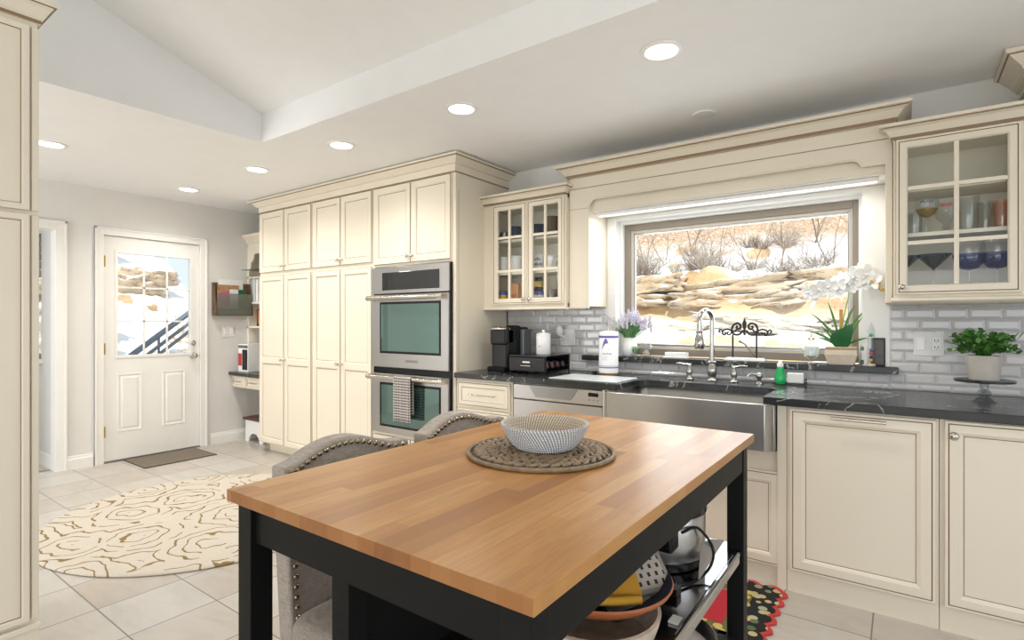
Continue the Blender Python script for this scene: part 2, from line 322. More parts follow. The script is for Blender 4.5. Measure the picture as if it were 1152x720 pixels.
# ---------------------------------------------------------------- mesh helpers
class MB:
    def __init__(s): s.v = []; s.f = []; s.m = []
    def add(s, vs, fs, mi=0, tf=None):
        o = len(s.v)
        s.v += [tuple(tf @ Vector(p)) if tf else tuple(p) for p in vs]
        s.f += [tuple(i+o for i in f) for f in fs]; s.m += [mi]*len(fs); return s
    def box(s, x0, x1, y0, y1, z0, z1, mi=0, tf=None):
        if x0 > x1: x0, x1 = x1, x0
        if y0 > y1: y0, y1 = y1, y0
        if z0 > z1: z0, z1 = z1, z0
        return s.add([(x0,y0,z0),(x1,y0,z0),(x1,y1,z0),(x0,y1,z0),(x0,y0,z1),(x1,y0,z1),(x1,y1,z1),(x0,y1,z1)],
                     [(0,3,2,1),(4,5,6,7),(0,1,5,4),(1,2,6,5),(2,3,7,6),(3,0,4,7)], mi, tf)
    def lathe(s, prof, n=24, mi=0, tf=None, cap=True):
        vs = []; fs = []
        for r, z in prof:
            for i in range(n): a = 2*PI*i/n; vs.append((r*math.cos(a), r*math.sin(a), z))
        for k in range(len(prof)-1):
            for i in range(n): j = (i+1) % n; fs.append((k*n+i, k*n+j, (k+1)*n+j, (k+1)*n+i))
        if cap:
            fs.append(tuple(range(n-1, -1, -1))); fs.append(tuple((len(prof)-1)*n+i for i in range(n)))
        return s.add(vs, fs, mi, tf)
    def tube(s, pts, r, n=8, mi=0, closed=False, tf=None):
        pts = [Vector(p) for p in pts]; vs = []; fs = []; L = len(pts)
        rr = r if isinstance(r, (list, tuple)) else [r]*L
        up = None
        for i, p in enumerate(pts):
            if closed: t = (pts[(i+1) % L]-pts[i-1]).normalized()
            else: t = (pts[min(i+1, L-1)]-pts[max(i-1, 0)]).normalized()
            if up is None: up = Vector((0, 0, 1)) if abs(t.z) < .9 else Vector((1, 0, 0))
            a = t.cross(up)
            if a.length < 1e-4: a = t.cross(Vector((.3, 1, .2)))
            a.normalize(); b = a.cross(t).normalized(); up = b
            for k in range(n): q = 2*PI*k/n; vs.append(p+a*math.cos(q)*rr[i]+b*math.sin(q)*rr[i])
        for i in range(L if closed else L-1):
            for k in range(n):
                j = (k+1) % n; i2 = (i+1) % L
                fs.append((i*n+k, i*n+j, i2*n+j, i2*n+k))
        if not closed: fs += [tuple(range(n-1, -1, -1)), tuple((L-1)*n+k for k in range(n))]
        return s.add(vs, fs, mi, tf)
    def prism(s, poly, a, b, axis='y', mi=0, tf=None):  # polygon in the two other axes, extruded from a to b
        n = len(poly)
        def P(p, d): return {'x': (d, p[0], p[1]), 'y': (p[0], d, p[1]), 'z': (p[0], p[1], d)}[axis]
        vs = [P(p, a) for p in poly]+[P(p, b) for p in poly]
        fs = [tuple(range(n)), tuple(range(2*n-1, n-1, -1))]+[(i, (i+1) % n, (i+1) % n+n, i+n) for i in range(n)]
        return s.add(vs, fs, mi, tf)
    def ball(s, c, r, n=12, m=8, mi=0, tf=None):
        rx, ry, rz = r if isinstance(r, (tuple, list)) else (r, r, r)
        T = Matrix.Translation(c) @ Matrix.Diagonal((rx, ry, rz, 1))
        prof = [(max(math.sin(PI*k/m), .02), -math.cos(PI*k/m)) for k in range(m+1)]
        return s.lathe(prof, n, mi, (tf @ T) if tf else T)
    def build(s, name, mats, parent=None, world=True, smooth=None, bevel=0, seg=2):
        me = bpy.data.meshes.new(name); me.from_pydata(s.v, [], s.f)
        for m in (mats if isinstance(mats, (list, tuple)) else [mats]): me.materials.append(M[m] if isinstance(m, str) else m)
        for p, i in zip(me.polygons, s.m): p.material_index = i
        bm = bmesh.new(); bm.from_mesh(me); bmesh.ops.recalc_face_normals(bm, faces=bm.faces); bm.to_mesh(me); bm.free()
        o = bpy.data.objects.new(name, me); C.objects.link(o)
        if parent is not None:
            o.parent = parent
            if world:
                r = Vector((0, 0, 0)); q = parent
                while q: r += q.location; q = q.parent
                me.transform(Matrix.Translation(-r))
        if bevel:
            b = o.modifiers.new('bevel', 'BEVEL'); b.width = bevel; b.segments = seg; b.limit_method = 'ANGLE'; b.angle_limit = math.radians(40)
        if smooth:
            for p in me.polygons: p.use_smooth = True
            if smooth is not True or bevel:
                pass
            ed = me.edges
            try: me.set_sharp_from_angle(angle=math.radians(smooth if smooth is not True else 40))
            except Exception: pass
        return o
def tag(o, label, cat, group=None):
    o['label'] = label; o['category'] = cat
    if group: o['group'] = group
    return o
def thing(name, loc, label, cat, group=None, rz=0):
    o = bpy.data.objects.new(name, None); C.objects.link(o); o.location = loc; o.rotation_euler = (0, 0, rz); o.empty_display_size = .1
    return tag(o, label, cat, group)
def recenter(o):  # put a single-mesh thing's origin at its base
    vs = [v.co for v in o.data.vertices]
    c = Vector(((min(v.x for v in vs)+max(v.x for v in vs))/2, (min(v.y for v in vs)+max(v.y for v in vs))/2, min(v.z for v in vs)))
    o.data.transform(Matrix.Translation(-c)); o.location = c; return o
def struct(o): o['kind'] = 'structure'; return o
def copy_tree(o, parent=None):
    c = o.copy(); C.objects.link(c)
    if parent is not None: c.parent = parent
    for ch in list(o.children): copy_tree(ch, c)
    return c
def frame(o, ux, uz, n):  # matrix from local (x right, y depth into, z up) to world
    ux, uz, n = Vector(ux), Vector(uz), Vector(n)
    m = Matrix.Identity(4)
    for i in range(3): m[i][0] = ux[i]; m[i][1] = n[i]; m[i][2] = uz[i]; m[i][3] = o[i]
    return m
def rings(mb, x0, x1, z0, z1, prof, tf=None, fill=True, y=0, cap=True):
    # prof: (inset, depth, material of the strip that leads to this ring)
    R = []
    for ins, d, mi in prof: R.append([(x0+ins, y+d, z0+ins), (x1-ins, y+d, z0+ins), (x1-ins, y+d, z1-ins), (x0+ins, y+d, z1-ins)])
    for k in range(1, len(R)):
        for i in range(4):
            j = (i+1) % 4; mb.add([R[k-1][i], R[k-1][j], R[k][j], R[k][i]], [(0, 1, 2, 3)], prof[k][2], tf)
    if cap: mb.add(R[0], [(0, 3, 2, 1)], 0, tf)
    if fill: mb.add(R[-1], [(0, 1, 2, 3)], 0, tf)
DOOR = [(0, .02, 0), (0, .003, 0), (.004, 0, 0), (.009, 0, 0), (.011, .002, 1), (.013, 0, 1), (.045, -.001, 0), (.056, .004, 0), (.060, .008, 0), (.0625, .009, 1), (.064, .008, 0)]
SLIM = [(0, .02, 0), (0, .003, 0), (.0035, 0, 1), (.046, 0, 0), (.050, .003, 0), (.054, .008, 0), (.058, .009, 1), (.062, .009, 0)]
def door_panel(parent, x0, x1, z0, z1, y, prof=None, tf=None, name='door'):
    mb = MB(); rings(mb, x0, x1, z0, z1, prof or DOOR, tf, y=y); return mb.build(name, ['cream', 'glaze'], parent)
def knob(parent, x, y, z, r=.013, m='nickel', tf=None, name='knob'):
    T = (tf or Matrix.Identity(4)) @ Matrix.Translation((x, y, z)) @ Matrix.Rotation(PI/2, 4, 'X')
    mb = MB(); mb.lathe([(r*.45, 0), (r*.4, r*.9), (r*.95, r*1.2), (r, r*1.6), (r*.7, r*2), (.001, r*2.1)], 14, 0, T)
    return mb.build(name, m, parent, smooth=50)
def bar_pull(parent, x0, x1, y, z, m='nickel', r=.005, out=.028, name='handle'):
    mb = MB(); mb.tube([(x0, y-out, z), (x1, y-out, z)], r, 10)
    for x in (x0+.012, x1-.012): mb.tube([(x, y+.001, z), (x, y-out, z)], r*.8, 8)
    return mb.build(name, m, parent, smooth=50)

def curve_pts(pts, n=8):   # Catmull-Rom through control points
    P = [Vector(p) for p in pts]; P = [2*P[0]-P[1]]+P+[2*P[-1]-P[-2]]; out = []
    for i in range(1, len(P)-2):
        for k in range(n):
            t = k/n; a, b, c, d = P[i-1], P[i], P[i+1], P[i+2]
            out.append(.5*((2*b)+(c-a)*t+(2*a-5*b+4*c-d)*t*t+(-a+3*b-3*c+d)*t**3))
    out.append(P[-2]); return out

# ================================================================= ROOM SHELL
struct(MB().box(BACK_X-.15, 3.3, -3.3, SINK_Y+.02, -.1, 0).build('floor', 'floor'))
# ceiling: flat 2.44 m border with a raised vault over the kitchen
VX0, VX1, VY = -3.43, 3.2, 1.93
mb = MB()
mb.box(BACK_X-.15, 3.3, VY+.05, SINK_Y+.3, CEIL, CEIL+.12)
mb.box(BACK_X-.15, VX0-.05, -3.3, VY+.05, CEIL, CEIL+.12)
struct(mb.build('ceiling', 'ceil'))
mb = MB()   # vault: fascia, two slopes
mb.box(VX0-.05, VX1+.1, VY, VY+.05, CEIL, 2.66)
zr = 2.627+.337*(VY+.9); yr = -.9
mb.prism([(VY+.05, 2.627-.017), (yr, zr), (-3.3, zr-.337*2.4), (-3.3, zr-.337*2.4+.12), (yr, zr+.12), (VY+.05, 2.75)], VX0-.01, VX1+.1, 'x')
struct(mb.build('ceiling_vault', 'ceil'))
struct(MB().prism([(-3.3, CEIL), (VY, CEIL), (VY, 2.75), (yr, zr+.1), (-3.3, zr-.7)], VX0-.05, VX0, 'x').build('wall_gable', 'ceil'))
# sink wall with window opening
WX0, WX1, WZ0, WZ1 = -1.63, -.183, 1.0, 1.965
T = .17
mb = MB()
mb.box(BACK_X-.15, WX0, SINK_Y, SINK_Y+T, -.1, CEIL); mb.box(WX1, 3.3, SINK_Y, SINK_Y+T, -.1, CEIL)
mb.box(WX0, WX1, SINK_Y, SINK_Y+T, -.1, WZ0); mb.box(WX0, WX1, SINK_Y, SINK_Y+T, WZ1, CEIL)
struct(mb.build('wall_sink', 'wall'))
# back wall with door and open doorway
D0, D1, DZ = 1.777, 2.592, 2.034
mb = MB()
for y0, y1, z0, z1 in ((-3.3, .60, 0, CEIL), (1.46, D0-.02, 0, CEIL), (D1+.02, SINK_Y+.1, 0, CEIL), (.60, 1.46, 2.05, CEIL), (D0-.02, D1+.02, DZ+.02, CEIL)):
    mb.box(BACK_X-.12, BACK_X, y0, y1, z0, z1)
struct(mb.build('wall_back', 'wall'))
# walls behind and right of the camera, with unseen openings added to let light in
mb = MB()
for a, b, z0, z1 in ((BACK_X, -5.5, 0, 2.44), (-3.7, -2.0, 0, 3.7), (2.6, 3.3, 0, 3.7), (-5.5, -3.7, 0, .4), (-5.5, -3.7, 2.3, 2.44), (-2, 2.6, 0, .35), (-2, 2.6, 2.5, 3.7)):
    mb.box(a, b, -3.3, -3.15, z0, z1)
struct(mb.build('wall_front', 'wall'))
mb = MB()
for a, b, z0, z1 in ((-3.3, -2.2, 0, 3.9), (2.2, SINK_Y+.1, 0, 3.9), (-2.2, 2.2, 0, .4), (-2.2, 2.2, 2.4, 3.9)):
    mb.box(3.15, 3.3, a, b, z0, z1)
struct(mb.build('wall_right', 'wall'))
# baseboards
def baseboard(name, y0, y1, x=BACK_X):
    struct(MB().prism([(x, 0), (x+.016, 0), (x+.016, .085), (x+.010, .095), (x+.008, .11), (x, .115)], y0, y1, 'y').build(name, 'trimwhite'))
baseboard('baseboard_back', 1.517, 1.70); baseboard('baseboard_back', 2.69, 3.498)
# door casing and the doorway casing
def casing(name, y0, y1, zt, w=.072, both=True):
    mb = MB(); x = BACK_X
    def strip(a, b, z0, z1): mb.box(x, x+.014, a, b, z0, z1); 
    strip(y0-w, y0, 0, zt+w); strip(y1, y1+w, 0, zt+w); strip(y0, y1, zt, zt+w)
    for a, b, z0, z1 in ((y0-w, y0-w+.016, 0, zt+w), (y1+w-.016, y1+w, 0, zt+w), (y0-w, y1+w, zt+w-.016, zt+w)): mb.box(x, x+.022, a, b, z0, z1)
    # jamb
    mb.box(x-.12, x+.004, y0-.02, y0, 0, zt+.02); mb.box(x-.12, x+.004, y1, y1+.02, 0, zt+.02); mb.box(x-.12, x+.004, y0, y1, zt, zt+.02)
    return struct(mb.build(name, 'trimwhite', bevel=.002))
casing('trim_1', D0, D1, DZ, .066); casing('trim_2', .62, 1.44, 2.03, .077)
struct(MB().box(BACK_X-.12, BACK_X+.01, D0, D1, 0, .012).build('trim_3', 'steel_dark'))
# ---- entry door with nine lites
door = bpy.data.objects.new('door_1', None); C.objects.link(door); door.location = (BACK_X-.03, D0, 0); struct(door)
def yz_frame(x): return frame((x, 0, 0), (0, 1, 0), (0, 0, 1), (-1, 0, 0))  # local x -> world Y, local y(depth) -> -X
TF = yz_frame(BACK_X-.01)
LY0, LY1, LZ0, LZ1 = 1.889, 2.503, .955, 1.885
mb = MB(); y0, y1 = D0+.004, D1-.004
for a, b, z0, z1 in ((y0, LY0, .014, DZ-.004), (LY1, y1, .014, DZ-.004), (LY0, LY1, .014, LZ0), (LY0, LY1, LZ1, DZ-.004)):
    mb.box(a, b, 0, .042, z0, z1, 0, TF)
for a, b in ((1.885, 2.083), (2.253, 2.46)):
    rings(mb, a, b, .262, .79, [(0, .002, 0), (.006, -.006, 0), (.014, -.004, 0), (.022, .004, 0), (.030, .002, 0), (.042, -.006, 0), (.05, -.006, 0)], TF)
mb.build('slab', 'trimwhite', door, bevel=.001)
mb = MB()
fr = .024
for a, b, z0, z1 in ((LY0-fr, LY0, LZ0-fr, LZ1+fr), (LY1, LY1+fr, LZ0-fr, LZ1+fr), (LY0, LY1, LZ0-fr, LZ0), (LY0, LY1, LZ1, LZ1+fr)): mb.box(a, b, -.008, .004, z0, z1, 0, TF)
gy = [LY0+.012+(LY1-LY0-.024)*k/3 for k in (1, 2)]; gz = [LZ0+(LZ1-LZ0)*k/3 for k in (1, 2)]
for g in gy: mb.box(g-.008, g+.008, -.004, .006, LZ0, LZ1, 0, TF)
for g in gz: mb.box(LY0, LY1, -.004, .006, g-.008, g+.008, 0, TF)
mb.build('muntin_frame', 'trimwhite', door, bevel=.0015)
MB().box(LY0, LY1, .014, .018, LZ0, LZ1, 0, TF).build('window_pane', 'glass', door)
kt = yz_frame(BACK_X-.012)
def rosette(z, r, name, ball):
    mb = MB(); t = Matrix.Translation((BACK_X-.01, 2.528, z)) @ Matrix.Rotation(PI/2, 4, 'Y')
    mb.lathe([(r, 0), (r, .006), (r*.85, .011)] + ([(.011, .013), (.011, .03), (.022, .038), (.027, .050), (.022, .062), (.004, .066)] if ball else [(.014, .014), (.012, .022), (.002, .023)]), 20, 0, t)
    mb.build(name, 'nickel', door, smooth=40)
rosette(.925, .032, 'door_knob', True); rosette(1.05, .028, 'deadbolt', False)
for z in (.28, 1.02, 1.80):
    MB().box(BACK_X-.006, BACK_X+.012, D0-.012, D0+.014, z-.05, z+.05).build('hinge', 'brass', door, bevel=.004)
# ---- room seen through the open doorway
HX = -7.35
mb = MB(); mb.box(HX, BACK_X-.12, -.6, 1.58, -.1, 0.0); struct(mb.build('floor_hall', 'floor'))
hx0, hx1 = -7.05, -6.22
mb = MB(); mb.box(HX, hx0, 1.46, 1.58, 0, CEIL); mb.box(hx1, BACK_X-.12, 1.46, 1.58, 0, CEIL); mb.box(hx0, hx1, 1.46, 1.58, 0, .93); mb.box(hx0, hx1, 1.46, 1.58, 2.05, CEIL); mb.box(HX-.1, BACK_X-.12, -.7, -.6, 0, CEIL)
struct(mb.build('wall_hall_side', 'wall'))
struct(MB().box(HX-.1, HX, -.6, 1.58, 0, CEIL).build('wall_hall_end', 'wall'))
struct(MB().box(HX, BACK_X-.1, -.6, 1.58, CEIL, CEIL+.1).build('ceiling_hall', 'ceil'))
struct(MB().box(HX, BACK_X-.12, 1.444, 1.46, 0, .11).build('baseboard_hall', 'trimwhite'))
w2 = bpy.data.objects.new('window_2', None); C.objects.link(w2); w2.location = (hx0, 1.47, .93); struct(w2)
mb = MB()
for a, b, z0, z1 in ((hx0, hx0+.035, .93, 2.05), (hx1-.035, hx1, .93, 2.05), (hx0, hx1, .93, .965), (hx0, hx1, 2.015, 2.05), (hx0, hx1, 1.47, 1.51), ((hx0+hx1)/2-.015, (hx0+hx1)/2+.015, .93, 2.05)): mb.box(a, b, 1.475, 1.53, z0, z1)
mb.build('window_frame', 'taupe', w2)
MB().box(hx0+.03, hx1-.03, 1.50, 1.505, .96, 2.02).build('window_pane', 'glass', w2)
MB().box(hx0-.05, hx1+.05, 1.40, 1.475, .89, .93).build('window_sill', 'trimwhite', w2)
mb = MB()
for k in range(5): mb.tube([(hx0+.01, 1.452, 1.69+k*.075), (hx1-.01, 1.452, 1.69+k*.075)], .036, 10)
tag(recenter(mb.build('roman_shade', 'shade', smooth=True)), 'gathered grey fabric shade on the window past the open doorway', 'window shade')
light('fill_past_doorway', 'AREA', (-6.6, -.4, 1.6), (-PI/2, 0, PI), 10, (.95, .98, 1), shape='RECTANGLE', size=1.0, size_y=1.2)  # added fill lamp facing the window wall; no window stands here

# ---- kitchen window
w1 = bpy.data.objects.new('window_1', None); C.objects.link(w1); w1.location = ((WX0+WX1)/2, SINK_Y+.12, WZ0); struct(w1)
FY = SINK_Y+.105
def ring_box(mb, x0, x1, z0, z1, w, ya, yb, wb=None):
    wb = wb or w
    mb.box(x0, x0+w, ya, yb, z0, z1); mb.box(x1-w, x1, ya, yb, z0, z1); mb.box(x0+w, x1-w, ya, yb, z0, z0+wb); mb.box(x0+w, x1-w, ya, yb, z1-w, z1)
mb = MB(); ring_box(mb, WX0+.018, WX1-.004, WZ0+.03, WZ1-.018, .045, FY, FY+.06); mb.build('window_frame', 'taupe', w1, bevel=.003)
mb = MB(); ring_box(mb, WX0+.06, WX1-.045, WZ0+.07, WZ1-.06, .022, FY+.012, FY+.05); mb.build('sash', 'taupe_l', w1, bevel=.003)
mb = MB(); ring_box(mb, WX0+.08, WX1-.065, WZ0+.085, WZ1-.08, .010, FY+.02, FY+.045, .022); mb.build('glazing_bead', 'steel_dark', w1, bevel=.002)
MB().box(WX0+.082, WX1-.067, FY+.030, FY+.034, WZ0+.09, WZ1-.085).build('window_pane', 'glass', w1)
mb = MB(); ring_box(mb, WX0, WX1, WZ0+.0, WZ1, .019, SINK_Y+.07, FY+.02); mb.build('window_liner', 'trimwhite', w1)
mb = MB(); mb.box(-.80, -.72, FY-.012, FY+.002, WZ0+.035, WZ0+.06); mb.tube([(-.745, FY-.012, WZ0+.05), (-.76, FY-.03, WZ0+.075), (-.80, FY-.035, WZ0+.125), (-.83, FY-.035, WZ0+.14)], [.007, .006, .005, .008], 8)
mb.build('crank_handle', 'taupe', w1, smooth=50)
# stone sill ledge
mb = MB(); mb.box(-1.87, -.02, SINK_Y-.058, SINK_Y-.001, .988, 1.024); mb.box(WX0+.02, WX1-.004, SINK_Y-.002, FY+.002, .988, 1.024)
tag(recenter(mb.build('window_ledge', 'counter', bevel=.004)), 'black stone ledge running along the bottom of the big window', 'window ledge')
# painted window surround (white drywall) below the valance
struct(MB().box(-1.69, WX0, SINK_Y-.004, SINK_Y, 1.024, 1.99).build('trim_4', 'trimwhite'))
struct(MB().box(WX1, -.06, SINK_Y-.004, SINK_Y, 1.024, 1.99).build('trim_5', 'trimwhite'))
struct(MB().box(WX0, WX1, SINK_Y-.004, SINK_Y, WZ1, 1.99).build('trim_6', 'trimwhite'))

# ---- bevelled subway tile backsplash
TW, TH = .128, .056
def tiles(x0, x1, z0, z1):
    mb = MB(); mb.box(x0, x1, SINK_Y-.004, SINK_Y-.0005, z0, z1, 1)
    r = 0; z = z1
    while z > z0+.004:
        za = max(z-TH, z0); x = x0-(TW/2 if r % 2 else 0)
        while x < x1-.004:
            a, b = max(x, x0)+.001, min(x+TW, x1)-.001
            if b-a > .012:
                i = min(.012, (b-a)*.3, (z-za)*.3); y = SINK_Y-.004; k = [(a, za+.001), (b, za+.001), (b, z-.001), (a, z-.001)]
                q = [(a+i, za+.001+i), (b-i, za+.001+i), (b-i, z-.001-i), (a+i, z-.001-i)]
                mb.add([(p[0], y, p[1]) for p in k]+[(p[0], y-.003, p[1]) for p in k]+[(p[0], y-.007, p[1]) for p in q],
                       [(0, 1, 5, 4), (1, 2, 6, 5), (2, 3, 7, 6), (3, 0, 4, 7), (4, 5, 9, 8), (5, 6, 10, 9), (6, 7, 11, 10), (7, 4, 8, 11), (8, 9, 10, 11)])
            x += TW
        z -= TH; r += 1
    return struct(mb.build('wall_tile', ['tile', 'grout']))
tiles(-2.5625, -1.69, .906, 1.36); tiles(-.06, 1.3, .906, 1.385); tiles(-1.69, -.06, .906, .987)

# ================================================================= TALL CABINET BANK
BF = 2.87   # face plane of the carcasses
BX = [-5.117, -4.245, -3.43, -2.563]
def tall_unit(x0, x1, name, label, oven=False):
    t = thing(name, ((x0+x1)/2, (BF+SINK_Y)/2, 0), label, 'cabinet')
    mb = MB()
    if not oven:
        mb.box(x0, x1, BF, SINK_Y-.002, .085, 2.317); mb.box(x0+.05, x1-.0, BF+.07, SINK_Y-.002, 0, .085)
    else:
        for a, b, z0, z1 in ((x0, x1, 0, .39), (x0, x1, 1.69, 2.317), (x0, x0+.012, .39, 1.69), (x1-.028, x1, .39, 1.69)): mb.box(a, b, BF, SINK_Y-.002, max(z0, .085), z1)
        mb.box(x0, x1, SINK_Y-.02, SINK_Y-.002, .39, 1.69); mb.box(x0, x1, BF+.07, SINK_Y-.002, 0, .085)
        mb.box(x1-.0002, x1+.0012, BF+.03, BF+.033, .09, 2.2, 1)
    mb.build('carcass', ['cream', 'glaze'], t, bevel=.001)
    xm = (x0+x1)/2; e = .012
    for i, (a, b) in enumerate(((x0+e, xm-.003), (xm+.003, x1-e-(.02 if oven else 0)))):
        d = door_panel(t, a, b, 1.708 if oven else 1.735, 2.31, BF-.02, SLIM)
        knob(d, b-.025 if i == 0 else a+.025, BF-.02, 1.755 if oven else 1.78, .0145)
        if not oven:
            mb = MB()
            rings(mb, a, b, .10, 1.70, [(0, .02, 0), (0, .003, 0), (.0035, 0, 1), (.0425, 0, 0)], y=BF-.02, fill=False)
            rings(mb, a+.0425, b-.0425, .1425, .865, [(0, 0, 0), (.004, .003, 0), (.009, .008, 0), (.013, .009, 1), (.017, .009, 0)], y=BF-.02, cap=False)
            rings(mb, a+.0425, b-.0425, .915, 1.6575, [(0, 0, 0), (.004, .003, 0), (.009, .008, 0), (.013, .009, 1), (.017, .009, 0)], y=BF-.02, cap=False)
            mb.box(a+.0425, b-.0425, BF-.02, BF-.012, .865, .915)
            d = mb.build('door', ['cream', 'glaze'], t)
            knob(d, b-.025 if i == 0 else a+.025, BF-.02, .905, .0145)
        else:
            door_panel(t, a, b, .10, .375, BF-.02, SLIM, name='drawer_front') if i == 0 else door_panel(t, a, b, .10, .375, BF-.02, SLIM, name='drawer_front')
    return t
tall_unit(BX[0], BX[1], 'pantry_cabinet', 'tall cream pantry cabinet at the far end, beside the desk nook')
tall_unit(BX[1], BX[2], 'pantry_cabinet', 'tall cream pantry cabinet directly left of the double oven')
tall_unit(BX[2], BX[3], 'oven_cabinet', 'tall cream cabinet housing the double wall oven', True)
def crown(name, x0, x1, yf, z0, z1, proj, label, ends=(True, True), yb=SINK_Y-.002, steps=None, frieze=0):
    # moulding profile swept around front and returned along both ends; out = projection, h = height
    prof = steps or [(0, 0), (.10, .0), (.12, .10), (.30, .20), (.55, .45), (.80, .62), (.90, .74), (.90, .82), (1, .84), (1, 1)]
    mb = MB(); P = [(o*proj, z0+h*(z1-z0)) for o, h in prof]
    def col(o, z):
        a = x0-(o if ends[0] else 0); b = x1+(o if ends[1] else 0)
        return [(a, yb, z), (a, yf-o, z), (b, yf-o, z), (b, yb, z)]
    R = [col(o, z) for o, z in P]
    n = len(R)
    for k in range(n-1):
        for i in range(3):
            mb.add([R[k][i], R[k][i+1], R[k+1][i+1], R[k+1][i]], [(0, 1, 2, 3)], 1 if k in (1, n-4) else 0)
    mb.add(R[-1], [(0, 1, 2, 3)]); mb.add(R[0], [(0, 3, 2, 1)]); mb.add([r[0] for r in R]+[(x0+.01, yb, P[-1][1]), (x0+.01, yb, z0)], [tuple(range(n+2))])
    mb.add([r[3] for r in R]+[(x1-.01, yb, P[-1][1]), (x1-.01, yb, z0)], [tuple(range(n+2))])
    return tag(recenter(mb.build(name, ['cream', 'glaze'])), label, 'molding')
# frieze board + crown over the bank
STEPS = [(0, 0), (.16, 0), (.16, .08), (.10, .10), (.10, .46), (.34, .50), (.40, .56), (.80, .84), (.92, .88), (1, .90), (1, 1)]
crown('crown_molding', BX[0], BX[3], BF-.004, 2.318, 2.432, .085, 'wide cream crown molding topping the tall pantry and oven bank', steps=[(0, 0), (.12, 0), (.12, .06), (.10, .08), (.10, .50), (.30, .54), (.36, .60), (.74, .86), (.9, .88), (1, .90), (1, 1)])

# ---- double wall oven
ox0, ox1 = -3.418, -2.591
ov = thing('double_oven', ((ox0+ox1)/2, 3.1, .395), 'stainless double wall oven built into the tall cabinets', 'oven')
MB().box(ox0, ox1+.004, BF-.016, BF+.55, .398, 1.685).build('body', 'black', ov)
mb = MB(); mb.box(ox0, ox1-.005, BF-.035, BF-.016, 1.478, 1.682); mb.box(-3.295, -2.685, BF-.037, BF-.034, 1.503, 1.64, 1)
mb.build('control_panel', ['steel', 'blackglass'], ov, bevel=.002)
def oven_door(z0, z1, wz0, wz1, hz):
    mb = MB(); rings(mb, ox0+.003, ox1-.007, z0, z1, [(0, .022, 0), (0, .003, 0), (.003, 0, 0)], y=BF-.038)
    mb.box(-3.318, -2.668, BF-.0385, BF-.0375, wz0-.018, wz1+.018, 1)
    d = mb.build('oven_door', ['steel', 'black'], ov)
    MB().box(-3.30, -2.685, BF-.0405, BF-.0385, wz0, wz1).build('door_glass', 'ovenglass', d)
    mb = MB(); mb.tube([(ox0+.01, BF-.095, hz), (ox1-.01, BF-.095, hz)], .0145, 14)
    for x in (ox0+.035, ox1-.035): mb.box(x-.022, x+.022, BF-.10, BF-.037, hz-.018, hz+.018)
    mb.build('handle', 'nickel', d, smooth=40)
    return d
dA = oven_door(.910, 1.468, 1.035, 1.395, 1.442); dB = oven_door(.400, .858, .470, .775, .838)
MB().box(-3.03, -2.90, BF-.041, BF-.037, .955, .975).build('badge', 'steel_dark', dA, bevel=.001)
# tea towel over the lower handle
mb = MB(); seg = []
def towel_sheet(mb, x0, x1, pathyz, wav=.004, n=14, mi=0, ph=0):
    vs = []; fs = []; m = len(pathyz)
    for k, (y, z) in enumerate(pathyz):
        for i in range(n+1):
            u = i/n; vs.append((x0+(x1-x0)*u, y+wav*math.sin(u*17+ph+k*.15)*min(1, k/3), z))
    for k in range(m-1):
        for i in range(n): a = k*(n+1)+i; fs.append((a, a+1, a+n+2, a+n+1))
    mb.add(vs, fs, mi)
hy = BF-.095
path = [(hy+.019, .58)]+[(hy+.019, .58+k*.05) for k in range(1, 6)]+[(hy+.016, .849), (hy, .857), (hy-.017, .849)]+[(hy-.020, .84-k*.04) for k in range(0, 9)]
towel_sheet(mb, -3.085, -2.90, path)
tw = mb.build('tea_towel', 'towel', smooth=True); so = tw.modifiers.new('s', 'SOLIDIFY'); so.thickness = .004
tag(recenter(tw), 'black and white patterned tea towel hanging on the lower oven handle', 'towel')

# ================================================================= DESK NOOK
NX0, NX1 = BACK_X, BX[0]
dk = thing('desk_counter', ((NX0+NX1)/2, 3.2, .70), 'dark stone desk top in the nook beside the entry door', 'desk')
MB().box(NX0, NX1, 2.875, SINK_Y, .703, .737).build('desk_top', 'counter', dk, bevel=.004)
mb = MB(); mb.box(NX0+.01, NX1, 2.92, SINK_Y, .575, .703); mb.build('drawer_case', 'cream', dk)
for a, b in ((NX0+.03, -5.46), (-5.44, NX1-.02)):
    d = MB(); rings(d, a, b, .59, .695, [(0, .018, 0), (0, .002, 0), (.003, 0, 0), (.018, 0, 0), (.02, .003, 1), (.028, .005, 0)], y=2.902); d = d.build('drawer', ['cream', 'glaze'], dk)
    bar_pull(d, (a+b)/2-.06, (a+b)/2+.06, 2.902, .643)
sh = thing('desk_hutch', ((NX0+NX1)/2, 3.3, 1.2), 'cream open shelf hutch above the desk in the nook', 'shelf')
HY = 3.08
mb = MB()
mb.box(NX0, NX0+.025, HY, SINK_Y, 1.0, 2.10); mb.box(NX1-.02, NX1, HY, SINK_Y, 1.0, 2.10); mb.box(NX0, NX1, SINK_Y-.012, SINK_Y, 1.0, 2.1)
for z in (1.215, 1.472, 1.745, 2.08): mb.box(NX0, NX1, HY+(.0), SINK_Y, z-.02, z)
mb.build('shelf_case', 'cream_in_lit', sh, bevel=.001)
